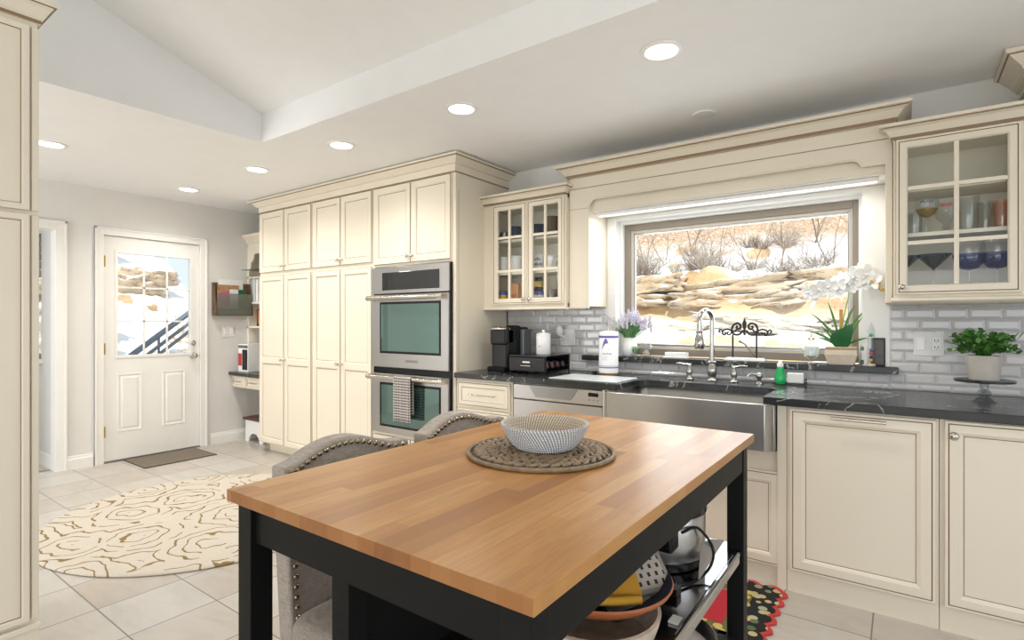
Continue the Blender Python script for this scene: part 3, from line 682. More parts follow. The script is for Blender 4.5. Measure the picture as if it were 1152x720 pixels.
# scalloped top rail
poly = [(NX0+.025, 2.1), (NX0+.025, 1.80)]
for k in range(7): a = PI*k/6/2; poly.append((NX0+.045+.03*math.sin(a), 1.80+.09*(1-math.cos(a))))
for k in range(7): a = PI*k/6/2; poly.append((NX0+.085+.05*math.sin(a), 1.90+.06*(1-math.cos(a))))
poly += [(NX0+.15, 1.985), (NX1-.02, 1.985), (NX1-.02, 2.1)]
MB().prism(poly, HY-.004, HY+.014, 'y').build('scalloped_rail', 'cream', sh)
MB().prism([(HY+.01, 2.09), (HY-.012, 2.10), (HY-.02, 2.13), (HY-.055, 2.165), (HY-.06, 2.19), (SINK_Y, 2.19), (SINK_Y, 2.09)], NX0, NX1, 'x').build('cornice', 'cream', sh)
tag(recenter(MB().box(NX0+.06, NX0+.50, HY-.10, HY+.12, 1.806, 1.812).build('display_shelf', 'steel_dark')), 'thin grey metal shelf jutting from the top of the hutch', 'shelf')
for i, (x, w, h, m, lb) in enumerate(((-5.66, .03, .235, 'greygl', ''), )): pass
tag(recenter(MB().box(-5.68, -5.62, HY+.01, HY+.21, 1.4725, 1.725).build('binder', mat('pale_blue_grey_binder', (.55, .60, .60), .5), bevel=.004)), 'pale grey blue binder standing on the hutch middle shelf', 'binder')
tag(recenter(MB().box(-5.612, -5.575, HY+.015, HY+.20, 1.4725, 1.715).build('binder', 'paper', bevel=.004)), 'white binder right of the pale blue one in the hutch', 'binder')
mb = MB(); mb.box(-5.62, -5.46, HY+.03, HY+.055, 1.2155, 1.40); mb.box(-5.60, -5.48, HY+.028, HY+.031, 1.235, 1.385, 1)
tag(recenter(mb.build('picture_frame', ['iron', 'terracotta'], bevel=.002)), 'small dark framed red picture on the hutch lower shelf', 'picture frame')
bx = thing('coffee_maker_box', (-5.61, 2.98, .738), 'printed carton showing a coffee maker, standing on the desk', 'box')
MB().box(-5.695, -5.50, 2.95, 3.13, .738, 1.03).build('carton', 'paper', bx, bevel=.002)
mb = MB(); mb.box(-5.69, -5.62, 2.948, 2.9497, .80, .93); mb.build('red_panel', 'red', bx)
mb = MB(); mb.box(-5.61, -5.51, 2.947, 2.9497, .76, .97); mb.box(-5.585, -5.53, 2.9455, 2.9475, .85, .96); mb.build('appliance_picture', 'black', bx)
mb = MB(); mb.box(-5.69, -5.505, 2.948, 2.9497, .985, 1.015); mb.build('title_band', 'steel_dark', bx)
st = thing('step_stool', (-5.5, 3.12, 0), 'small white step stool with dark wooden top under the desk', 'stool')
MB().box(-5.70, -5.28, 3.0, 3.26, .225, .25).build('seat', 'darkwood', st, bevel=.004)
for y in (3.02, 3.24):
    poly = [(-5.66, 0), (-5.60, 0), (-5.58, .05), (-5.53, .09), (-5.45, .09), (-5.40, .05), (-5.38, 0), (-5.32, 0), (-5.32, .225), (-5.66, .225)]
    MB().prism(poly, y-.01, y+.01, 'y').build('side_panel', 'trimwhite', st)

# ================================================================= LEFT BASE RUN
LF = 2.885  # cabinet face plane left of sink
dc = thing('drawer_cabinet', (-2.32, 3.2, 0), 'cream drawer base cabinet between the ovens and the dishwasher', 'cabinet')
mb = MB(); mb.box(-2.56, -2.075, LF, SINK_Y-.01, 0, .866); mb.build('carcass', 'cream', dc, bevel=.001)
for z0, z1 in ((.672, .85), (.40, .655), (.11, .385)):
    d = MB(); rings(d, -2.548, -2.09, z0, z1, [(0, .018, 0), (0, .002, 0), (.003, 0, 0), (.010, 0, 0), (.0125, .002, 1), (.0145, 0, 1), (.040, 0, 0), (.043, .003, 1), (.050, .004, 0), (.056, .004, 0)], y=LF-.018)
    d = d.build('drawer', ['cream', 'glaze'], dc); bar_pull(d, -2.42, -2.20, LF-.018, (z0+z1)/2)
dw = thing('dishwasher', (-1.74, 3.2, 0), 'stainless dishwasher below the counter, left of the sink', 'dishwasher')
MB().box(-2.062, -1.412, LF+.02, SINK_Y-.02, .01, .862).build('body', 'steel_dark', dw)
mb = MB(); mb.box(-2.055, -1.418, LF-.022, LF+.02, .10, .762); mb.build('door', 'steel', dw, bevel=.003)
mb = MB(); pts = [(-2.055, .768), (-1.418, .768), (-1.418, .858), (-2.055, .858)]
mb.box(-2.055, -1.418, LF-.022, LF+.02, .768, .858); mb.build('control_panel', 'steel', dw, bevel=.003)
MB().prism([(-1.93, .852), (-1.88, .785), (-1.63, .785), (-1.58, .852)], LF-.026, LF-.021, 'y').build('pocket_handle', 'steel_dark', dw)
mb = MB(); mb.box(-1.51, -1.445, LF-.0245, LF-.0215, .820, .842); mb.build('display', 'black', dw)
mb = MB()
for k in range(3): mb.box(-1.51+k*.028, -1.50+k*.028, LF-.0245, LF-.0215, .795, .803)
mb.build('button_row', 'steel_dark', dw)
# sink base
RF = 2.82   # face plane right part
sb = thing('sink_cabinet', (-.93, 3.15, 0), 'cream base cabinet under the farmhouse sink', 'cabinet')
mb = MB(); mb.box(-1.408, -.445, 2.845, SINK_Y-.01, 0, .64); mb.box(-1.408, -1.375, 2.845, 3.45, .64, .866); mb.box(-.485, -.445, RF, 3.45, .0, .866)
mb.build('carcass', 'cream', sb, bevel=.001)
for a, b in ((-1.375, -.925), (-.915, -.465)):
    d = door_panel(sb, a, b, .095, .545, 2.825)
    knob(d, b-.04 if a < -1 else a+.04, 2.825, .50, .013)
# trash pull out + right base
pc = thing('pullout_cabinet', (-.16, 3.15, 0), 'cream cabinet with one wide pull-out panel right of the sink', 'cabinet')
mb = MB(); mb.box(-.443, .118, RF, SINK_Y-.01, 0, .866); mb.build('carcass', 'cream', pc, bevel=.001)
d = door_panel(pc, -.430, .108, .107, .858, RF-.02, [(0, .02, 0), (0, .003, 0), (.004, 0, 0), (.011, 0, 0), (.0135, .002, 1), (.0155, 0, 1), (.05, -.001, 0), (.060, .004, 0), (.065, .009, 0), (.0675, .010, 1), (.069, .009, 0)])
mb = MB(); mb.tube([(-.262, RF-.046, .832), (-.059, RF-.046, .832)], .0075, 12)
for x in (-.235, -.086): mb.tube([(x, RF-.02, .832), (x, RF-.046, .832)], .006, 8)
mb.build('handle', 'nickel', d, smooth=50)
rc = thing('base_cabinet', (.4, 3.15, 0), 'cream base cabinet with a round knob at the right end', 'cabinet')
mb = MB(); mb.box(.120, .75, RF, SINK_Y-.01, 0, .866); mb.build('carcass', 'cream', rc, bevel=.001)
d = door_panel(rc, .135, .62, .107, .862, RF-.02, [(0, .02, 0), (0, .003, 0), (.004, 0, 0), (.011, 0, 0), (.0135, .002, 1), (.0155, 0, 1), (.045, -.001, 0), (.055, .004, 0), (.059, .009, 0), (.0615, .010, 1), (.063, .009, 0)])
knob(d, .163, RF-.02, .805, .017)
# ---- countertop, one piece with the sink cut out
SX0, SX1, SYB = -1.325, -.545, 3.185
def arc(cx, cy, r, a0, a1, n=6): return [(cx+r*math.cos(math.radians(a0+(a1-a0)*k/n)), cy+r*math.sin(math.radians(a0+(a1-a0)*k/n))) for k in range(n+1)]
poly = [(-2.562, 2.85), (SX0-.012, 2.85), (SX0, 2.862)]+arc(SX0+.06, SYB-.06, .06, 180, 90)+arc(SX1-.06, SYB-.06, .06, 90, 0)+[(SX1, 2.80), (SX1+.012, 2.785), (1.3, 2.785), (1.3, SINK_Y-.002), (-2.562, SINK_Y-.002)]
def filled_prism(poly, z0, z1, name, m, parent=None, bevel=.004):
    bm = bmesh.new(); vs = [bm.verts.new((x, y, z0)) for x, y in poly]
    es = [bm.edges.new((vs[i], vs[(i+1) % len(vs)])) for i in range(len(vs))]
    f = bmesh.ops.triangle_fill(bm, edges=es, use_beauty=True)['geom']
    fs = [g for g in f if isinstance(g, bmesh.types.BMFace)]
    r = bmesh.ops.extrude_face_region(bm, geom=fs); bmesh.ops.translate(bm, vec=(0, 0, z1-z0), verts=[g for g in r['geom'] if isinstance(g, bmesh.types.BMVert)])
    bmesh.ops.recalc_face_normals(bm, faces=bm.faces)
    bmesh.ops.dissolve_limit(bm, angle_limit=.01, verts=bm.verts, edges=bm.edges)
    me = bpy.data.meshes.new(name); bm.to_mesh(me); bm.free(); me.materials.append(M[m]); o = bpy.data.objects.new(name, me); C.objects.link(o)
    if bevel: b = o.modifiers.new('b', 'BEVEL'); b.width = bevel; b.segments = 2; b.limit_method = 'ANGLE'
    return o
tag(recenter(filled_prism(poly, .868, .905, 'countertop', 'counter')), 'black veined stone worktop running along the window wall', 'countertop')
# ---- farmhouse sink
sk = thing('farmhouse_sink', (-.93, 2.97, .65), 'large stainless apron-front sink under the window', 'sink')
ax0, ax1, AY = -1.372, -.490, 2.75
mb = MB()   # bowed apron front as a swept slab
n = 24; vs = []
for k in range(n+1):
    u = k/n; x = ax0+(ax1-ax0)*u; e = min(u, 1-u)*(ax1-ax0)
    y = AY+(.045*(1-math.sin(min(1, e/.035)*PI/2)))-.006*math.sin(PI*u)
    vs += [(x, y, .652), (x, y, .872), (x, y+.028 if e > .001 else y+.02, .872), (x, y+.028 if e > .001 else y+.02, .652)]
fs = []
for k in range(n):
    for i in range(4): j = (i+1) % 4; fs.append((4*k+i, 4*k+j, 4*k+4+j, 4*k+4+i))
fs += [(0, 3, 2, 1), (4*n, 4*n+1, 4*n+2, 4*n+3)]
mb.add(vs, fs); mb.box(ax1-.03, ax1-.002, AY+.03, 3.15, .652, .866); mb.box(ax0+.002, ax0+.03, AY+.03, 3.15, .652, .866)
mb.build('apron', 'steel', sk, smooth=40, bevel=.003)
mb = MB()
def rr(x0, x1, y0, y1, r, n=6): return arc(x1-r, y1-r, r, 0, 90, n)+arc(x0+r, y1-r, r, 90, 180, n)+arc(x0+r, y0+r, r, 180, 270, n)+arc(x1-r, y0+r, r, 270, 360, n)
L = [rr(ax0+.03, ax1-.03, AY+.022, 3.235, .05), rr(ax0+.034, ax1-.034, AY+.028, 3.23, .05), rr(ax0+.045, ax1-.045, AY+.04, 3.215, .06), rr(ax0+.07, ax1-.07, AY+.065, 3.19, .07)]
Zs = [.871, .862, .68, .662]
vs = [(x, y, z) for P_, z in zip(L, Zs) for x, y in P_]; n = len(L[0]); fs = [(k*n+i, k*n+(i+1) % n, (k+1)*n+(i+1) % n, (k+1)*n+i) for k in range(3) for i in range(n)]+[tuple(3*n+i for i in range(n))]
mb.add(vs, fs); mb.build('basin', 'steel', sk, smooth=50)

# ================================================================= UPPER CABINETS & VALANCE
UF = 3.19
def glass_door(parent, x0, x1, z0, z1, y, bars_x, bars_z, w=.045, knob_at=None):
    mb = MB()
    rings(mb, x0, x1, z0, z1, [(0, .02, 0), (0, .003, 0), (.004, 0, 0), (.010, 0, 0), (.0125, .002, 1), (.0145, 0, 1), (w-.006, -.001, 0), (w, .006, 0), (w, .02, 0), (0, .02, 0)], y=y, fill=False, cap=False)
    for bx_ in bars_x: mb.box(bx_-.009, bx_+.009, y+.002, y+.016, z0+w, z1-w)
    for bz in bars_z: mb.box(x0+w, x1-w, y+.003, y+.015, bz-.009, bz+.009)
    d = mb.build('door', ['cream', 'glaze'], parent)
    MB().box(x0+w-.004, x1-w+.004, y+.0165, y+.0185, z0+w-.004, z1-w+.004).build('glass_pane', 'glass', d)
    if knob_at: knob(d, knob_at[0], y, knob_at[1], .013)
    return d
def wall_case(t, x0, x1, yf, z0, z1, shelves, th=.018):
    mb = MB(); yb = SINK_Y-.002
    mb.box(x0, x0+th, yf, yb, z0, z1); mb.box(x1-th, x1, yf, yb, z0, z1); mb.box(x0, x1, yf, yb, z0, z0+.022); mb.box(x0, x1, yf, yb, z1-th, z1); mb.box(x0+th, x1-th, yb-.01, yb, z0, z1)
    mb.build('case', 'cream_in_lit', t)
    for s_ in shelves: MB().box(x0+th, x1-th, yf+.035, yb-.011, s_-.018, s_).build('shelf', 'cream_in_lit', t)
t = thing('wall_cabinet', (-2.21, 3.34, 1.36), 'cream glass-door wall cabinet of mugs beside the tall oven bank', 'cabinet')
wall_case(t, -2.561, -1.851, UF+.002, 1.365, 2.124, (1.625, 1.865))
mb = MB()
mb.box(-2.562, -2.468, UF-.001, UF+.018, 1.382, 2.118); mb.box(-2.163, -2.155, UF-.001, UF+.018, 1.382, 2.118); mb.box(-1.862, -1.85, UF-.001, UF+.018, 1.382, 2.118)
mb.box(-2.562, -1.85, UF-.001, UF+.018, 1.365, 1.382); mb.box(-2.562, -1.85, UF-.001, UF+.018, 2.118, 2.124)
mb.build('face_frame', 'cream', t)
glass_door(t, -2.466, -2.161, 1.384, 2.116, UF-.021, (-2.315,), (1.872, 1.628), knob_at=(-2.185, 1.42))
glass_door(t, -2.157, -1.862, 1.384, 2.116, UF-.021, (-2.008,), (1.872, 1.628), knob_at=(-2.13, 1.42))
MB().prism([(UF-.002, 1.366), (UF-.012, 1.362), (UF-.014, 1.350), (UF+.0, 1.345), (SINK_Y-.002, 1.345), (SINK_Y-.002, 1.366)], -2.561, -1.849, 'x').build('light_rail', 'cream', t)
SC = [(0, 0), (.2, 0), (.25, .2), (.6, .6), (.85, .7), (.85, .78), (1, .8), (1, 1)]
crown('crown_molding', -2.56, -1.872, UF, 2.125, 2.19, .055, 'small cream crown on the glass-door mug cabinet', (False, True), steps=SC)
t = thing('wall_cabinet', (.19, 3.34, 1.36), 'cream glass-door wall cabinet of stemware above the leafy plant', 'cabinet')
wall_case(t, -.039, .429, UF+.002, 1.375, 2.129, (1.685, 1.90))
mb = MB()
mb.box(-.04, -.031, UF-.001, UF+.018, 1.388, 2.129); mb.box(.415, .43, UF-.001, UF+.018, 1.388, 2.129); mb.box(-.04, .43, UF-.001, UF+.018, 1.375, 1.388)
mb.build('face_frame', 'cream', t)
glass_door(t, -.029, .413, 1.388, 2.126, UF-.021, (.195,), (1.89, 1.632), knob_at=(-.006, 1.425))
MB().prism([(UF-.002, 1.376), (UF-.014, 1.372), (UF-.02, 1.360), (UF-.012, 1.352), (UF+.0, 1.345), (SINK_Y-.002, 1.345), (SINK_Y-.002, 1.376)], -.05, .45, 'x').build('light_rail', 'cream', t)
crown('crown_molding', -.035, .43, UF, 2.13, 2.20, .06, 'small cream crown on the stemware cabinet', (True, False), steps=SC)
t = thing('corner_cabinet', (.9, 3.36, 1.36), 'tall cream cabinet at the right edge, reaching the ceiling', 'cabinet')
mb = MB().box(.452, 1.3, 3.235, SINK_Y-.002, 1.36, 2.269); mb.build('carcass', 'cream', t, bevel=.001)
door_panel(t, .47, .90, 1.40, 2.2, 3.215)
crown('crown_molding', .452, 1.3, 3.235, 2.27, 2.436, .095, 'large stepped cream crown at the far right by the ceiling', (True, False), steps=[(0, 0), (.2, 0), (.2, .06), (.06, .10), (.06, .40), (.22, .44), (.22, .50), (.34, .54), (.38, .60), (.85, .86), (.92, .88), (1, .9), (1, 1)])
# valance bridging the window
va = thing('window_valance', (-.95, 3.36, 1.35), 'long cream arched valance bridging the cabinets over the window', 'valance')
vx0, vx1, VF = -1.848, -.042, 3.225
def arch_edge(dx=0):
    e = [(-1.70+dx, 1.35)]+[(-1.70+dx, 2.02)]+[(-1.64-(.06-dx)*math.cos(PI/2*k/6), 2.02+(.055-dx)*math.sin(PI/2*k/6)) for k in range(1, 7)]
    e += [(-.215, 2.075-dx)]+[(-.215+.045*math.sin(PI/2*k/5), 2.035+(.04-dx)*math.cos(PI/2*k/5)) for k in range(1, 6)]+[(-.072, 2.035)]
    return e
E_ = arch_edge()
poly = [(vx0, 1.35)]+E_+[(-.072, 1.35), (vx1, 1.35), (vx1, 2.231), (vx0, 2.231)]
def filled_xz(poly, y0, y1, name, m, parent):
    o = filled_prism([(x, z) for x, z in poly], 0, 1, name, m, bevel=0)
    for v in o.data.vertices: x, z, k = v.co; v.co = (x, y0+(y1-y0)*k, z)
    bm = bmesh.new(); bm.from_mesh(o.data); bmesh.ops.recalc_face_normals(bm, faces=bm.faces); bm.to_mesh(o.data); bm.free()
    if parent: o.data.transform(Matrix.Translation(-parent.location)); o.parent = parent
    return o
o = filled_xz(poly, VF, VF+.02, 'fascia', 'cream', va); b = o.modifiers.new('b', 'BEVEL'); b.width = .004; b.segments = 2; b.limit_method = 'ANGLE'
mb = MB(); mb.tube([(x, VF-.001, z) for x, z in E_[1:-1]], .006, 8); mb.tube([(-1.70, VF-.001, 1.352), (-1.70, VF-.001, 2.02)], .004, 6); mb.build('edge_bead', 'cream', va, smooth=True)
mb = MB(); mb.box(vx0, vx1, VF-.003, VF, 2.154, 2.157, 1); mb.box(vx0, -1.703, VF-.0015, VF, 2.018, 2.020, 1); mb.build('glaze_line', ['cream', 'glaze'], va)
mb = MB(); mb.box(vx0, -1.70, VF+.02, SINK_Y-.002, 1.366, 2.231); mb.box(-.072, vx1, VF+.02, SINK_Y-.002, 1.35, 2.231); mb.box(-1.70, -.072, VF+.03, SINK_Y-.002, 2.0, 2.231); mb.build('box', 'cream', va)
MB().box(-1.699, -.073, VF+.045, SINK_Y-.004, 1.992, 2.0).build('soffit_panel', 'trimwhite', va)
crown('crown_molding', vx0, vx1, VF, 2.232, 2.312, .075, 'long cream crown molding along the top of the window valance', steps=SC)
lb = thing('under_cabinet_light', (-.9, 3.30, 1.965), 'slim white light bar under the window valance', 'light')
MB().box(-1.67, -.10, 3.285, 3.335, 1.970, 1.9915).build('housing', 'trimwhite', lb, bevel=.004)
MB().box(-1.66, -.11, 3.293, 3.327, 1.967, 1.970).build('lens', 'led', lb)
light('bar_light', 'AREA', (-.9, 3.31, 1.962), (0, 0, 0), 5, (1, .97, .92), shape='RECTANGLE', size=1.5, size_y=.04)

# ================================================================= LEFT NEAR CABINET
nc = thing('fridge_cabinet', (-2.85, 0, 0), 'tall cream cabinet cut off by the left edge of the photo', 'cabinet')
NCX, NCY = -2.525, .583
mb = MB(); mb.box(-3.2, NCX, -1.6, NCY, .0, 2.36); mb.build('carcass', 'cream', nc, bevel=.002)
tfn = frame((NCX+.02, 0, 0), (0, 1, 0), (0, 0, 1), (-1, 0, 0))
for z0, z1 in ((.20, 1.640), (1.655, 2.31)):
    mb = MB(); rings(mb, -.35, NCY-.026, z0, z1, [(0, .02, 0), (0, .002, 0), (.003, 0, 0), (.018, 0, 0), (.022, .004, 0), (.0245, .008, 1), (.027, .008, 0)], tfn); mb.build('door', ['cream', 'glaze'], nc)
mb = MB(); mb.box(NCX, NCX+.012, NCY-.02, NCY+.001, .2, 1.64); mb.box(NCX, NCX+.012, NCY-.02, NCY+.001, 1.655, 2.31); mb.box(NCX+.0, NCX+.02, -1.6, NCY+.004, .165, .185); mb.box(NCX, NCX+.012, -1.6, NCY+.002, 0, .165); mb.build('corner_trim', 'cream', nc, bevel=.003)
mb = MB()
P_ = [(0, 0), (.008, .0), (.009, .012), (.016, .02), (.030, .05), (.038, .06), (.045, .062), (.045, .08)]
R_ = [[(NCX+o, -1.6, 2.33+h), (NCX+o, NCY+o, 2.33+h), (-3.2, NCY+o, 2.33+h)] for o, h in P_]
for k in range(len(R_)-1):
    for i in range(2): mb.add([R_[k][i], R_[k][i+1], R_[k+1][i+1], R_[k+1][i]], [(0, 1, 2, 3)], 1 if k in (1, 5) else 0)
mb.add([(NCX+.045, -1.6, 2.41), (NCX+.045, NCY+.045, 2.41), (-3.2, NCY+.045, 2.41), (-3.2, -1.6, 2.41)], [(0, 1, 2, 3)])
mb.build('crown', ['cream', 'glaze'], nc)

# ================================================================= CEILING LIGHTS
def downlight(x, y, label, z=CEIL):
    t = thing('recessed_light', (x, y, z), label, 'ceiling light', 'recessed ceiling lights')
    mb = MB(); mb.lathe([(.092, 0), (.090, -.006), (.072, -.008), (.066, -.002), (.066, 0)], 32, cap=False, tf=Matrix.Translation((x, y, z))); mb.build('trim_ring', 'trimwhite', t, smooth=40)
    mb = MB(); mb.lathe([(.068, -.003), (.001, -.004)], 32, cap=False, tf=Matrix.Translation((x, y, z))); mb.build('lens', 'lamp', t)
    light('lamp_glow', 'SPOT', (x, y, z-.02), (0, 0, 0), 42, (1, .945, .87), spot_size=math.radians(150), spot_blend=.8, shadow_soft_size=.07)
    return t
for x, y, lb in ((-.854, 2.293, 'round recessed ceiling light nearest the sink window'), (-1.982, 2.267, 'recessed ceiling light in front of the double oven'),
                 (-3.039, 2.265, 'recessed ceiling light above the oven end of the tall cabinets'), (-4.055, 2.246, 'recessed ceiling light over the middle of the pantry bank'),
                 (-5.161, 2.228, 'farthest recessed ceiling light, just in front of the entry door'), (-4.587, 1.125, 'recessed ceiling light past the cream cabinet at the left edge')):
    downlight(x, y, lb)
mb = MB(); mb.lathe([(.062, 0), (.06, -.008), (.03, -.011), (.001, -.011)], 28, cap=False, tf=Matrix.Translation((-.917, 3.13, CEIL)))
tag(recenter(mb.build('ceiling_cover', 'whitep', smooth=40)), 'small blank round disc on the ceiling above the valance', 'ceiling cover')

# ================================================================= FLOOR COVERINGS
RX, RY, RR = -3.705, 1.716, .91
mb = MB(); mb.lathe([(RR-.004, .001), (RR, .006), (RR-.004, .013), (RR-.02, .015), (.001, .015)], 96)
o = mb.build('round_rug', 'rug', smooth=60); o.location = (RX, RY, 0); o.scale = (1.02, .965, 1)
tag(o, 'large round cream rug with brown outlined roses on the tile floor', 'rug')
mb = MB(); mb.box(0, .455, 0, .60, 0, .008); mb.box(-.004, .459, -.004, .604, 0, .004, 1)
o = mb.build('doormat', ['doormat', 'blackmat']); o.location = (-5.735, 1.93, .0005); tag(o, 'thin speckled brown mat in front of the entry door', 'doormat')
# scalloped floral rug in front of the sink
gx0, gx1, gy0, gy1 = -1.42, -.455, 2.17, 2.785
def scallop(x0, x1, y0, y1, r, nx, ny):
    out = []
    def side(a, b, n):
        a = Vector(a); b = Vector(b); d = (b-a)/n; nrm = Vector((d.y, -d.x)).normalized()
        for k in range(n):
            for q in range(7):
                t = q/7; out.append(tuple(a+d*(k+t)+nrm*r*math.sin(PI*t)))
    side((x0, y0), (x1, y0), nx); side((x1, y0), (x1, y1), ny); side((x1, y1), (x0, y1), nx); side((x0, y1), (x0, y0), ny)
    return out
rg = thing('floral_rug', ((gx0+gx1)/2, (gy0+gy1)/2, 0), 'red, black and yellow floral rug with scalloped edge by the sink cabinet', 'rug')
filled = filled_prism(scallop(gx0, gx1, gy0, gy1, .028, 11, 7), .0005, .009, 'scalloped_trim', 'red', bevel=0); filled.data.transform(Matrix.Translation(-rg.location)); filled.parent = rg
filled = filled_prism(scallop(gx0+.018, gx1-.018, gy0+.018, gy1-.018, .026, 11, 7), .001, .011, 'floral_border', 'rr_border', bevel=0); filled.data.transform(Matrix.Translation(-rg.location)); filled.parent = rg
MB().box(gx0+.10, gx1-.10, gy0+.10, gy1-.10, .002, .0125).build('yellow_band', 'rr_yellow', rg)
MB().box(gx0+.155, gx1-.155, gy0+.155, gy1-.155, .003, .014).build('centre_field', 'rr_field', rg)

# ================================================================= KITCHEN ISLAND
IX0, IX1, IY0, IY1 = -1.182, -.389, .587, 1.868
isl = thing('kitchen_island', ((IX0+IX1)/2, (IY0+IY1)/2, 0), 'black-framed island table with oak butcher block top', 'island')
mb = MB().box(IX0, IX1, IY0, IY1, .875, .90); mb.m[2] = mb.m[4] = 1; mb.build('worktop', ['butcher', 'endgrain_shade'], isl, bevel=.0012)
for x in (-1.166, -.455):
    for y in (.604, 1.797): MB().box(x, x+.05, y, y+.05, 0, .875).build('leg', 'blackmat', isl, bevel=.0015)
mb = MB(); mb.box(-1.116, -.455, .616, .636, .79, .875); mb.box(-1.116, -.455, 1.815, 1.835, .79, .875); mb.box(-1.155, -1.135, .654, 1.797, .79, .875); mb.box(-.428, -.408, .654, 1.797, .79, .875)
mb.build('apron', 'blackmat', isl, bevel=.001)
for y in (.640, 1.785): MB().box(-.888, -.838, y, y+.045, 0, .79).build('post', 'blackmat', isl, bevel=.0015)
mb = MB(); mb.box(-.862, -.850, .685, 1.785, .24, .79); mb.build('back_panel', 'blackmat', isl)
def shelf_tray(z, m, name):
    mb = MB(); mb.box(-.848, -.412, .655, 1.846 if z > .4 else 1.796, z-.018, z); mb.tube([(-.412, .66, z+.006), (-.412, 1.745, z+.006)], .009, 10)
    mb.box(-.419, -.405, .66, 1.745, z-.020, z+.004)
    return mb.build(name, m, isl, bevel=.001)
shelf_tray(.543, 'steelshelf', 'steel_shelf')
mb = MB(); mb.box(-.848, -.455, .655, .675, .245, .275); mb.box(-.848, -.455, 1.776, 1.796, .245, .275)
for k in range(7): mb.box(-.84+k*.06, -.80+k*.06, .655, 1.796, .26, .275)
mb.build('slatted_shelf', 'blackmat', isl)

# ---- round seagrass placemat and rope bowl
px_, py_ = -.806, 1.250
mb = MB(); mb.lathe([(.185, .001), (.188, .004), (.184, .007), (.001, .007)], 48, 1)
for r in (.030, .064, .098, .132, .166):
    n = max(7, int(2*PI*r/.027))
    for k in range(n):
        for s_ in (-1, 1):
            a = 2*PI*(k+.25*s_)/n; rr_ = r+s_*.0075
            T = Matrix.Translation((rr_*math.cos(a), rr_*math.sin(a), .0095)) @ Matrix.Rotation(a+PI/2+s_*.55, 4, 'Z')
            mb.ball((0, 0, 0), (.0185, .0078, .0060), 7, 5, 0, T)
mb.tube([(.198*math.cos(2*PI*k/64), .198*math.sin(2*PI*k/64), .006) for k in range(64)], .0058, 7, 0, True)
o = mb.build('woven_placemat', ['seagrass', 'iron'], smooth=True); o.location = (px_, py_, .9005); tag(o, 'round dark braided seagrass placemat on the wooden island top', 'placemat')
bw = thing('woven_bowl', (-.800, 1.262, .9145), 'white and grey coiled rope bowl standing on the round placemat', 'bowl')
H_, r0, r1 = .066, .070, .120
def coil(off, z0=0): 
    p = []
    for k in range(0, 37):
        z = H_*k/36; t = z/H_; r = r0+(r1-r0)*(t**.62); p.append((r+off+.0026*abs(math.sin(PI*k/4)), z))
    return p
mb = MB(); mb.lathe([(.001, 0)]+coil(0)+[(r1+.001, H_+.004), (r1-.006, H_+.003)], 96, cap=False); mb.build('outer_coils', 'rope', bw, world=False, smooth=True)
p_in = [(r-.009, max(z, .006)) for r, z in coil(0)]
mb = MB(); mb.lathe([(.001, .006)]+p_in+[(r1-.004, H_+.003)], 64, cap=False); mb.build('inner_coils', 'ropetan', bw, world=False, smooth=True)

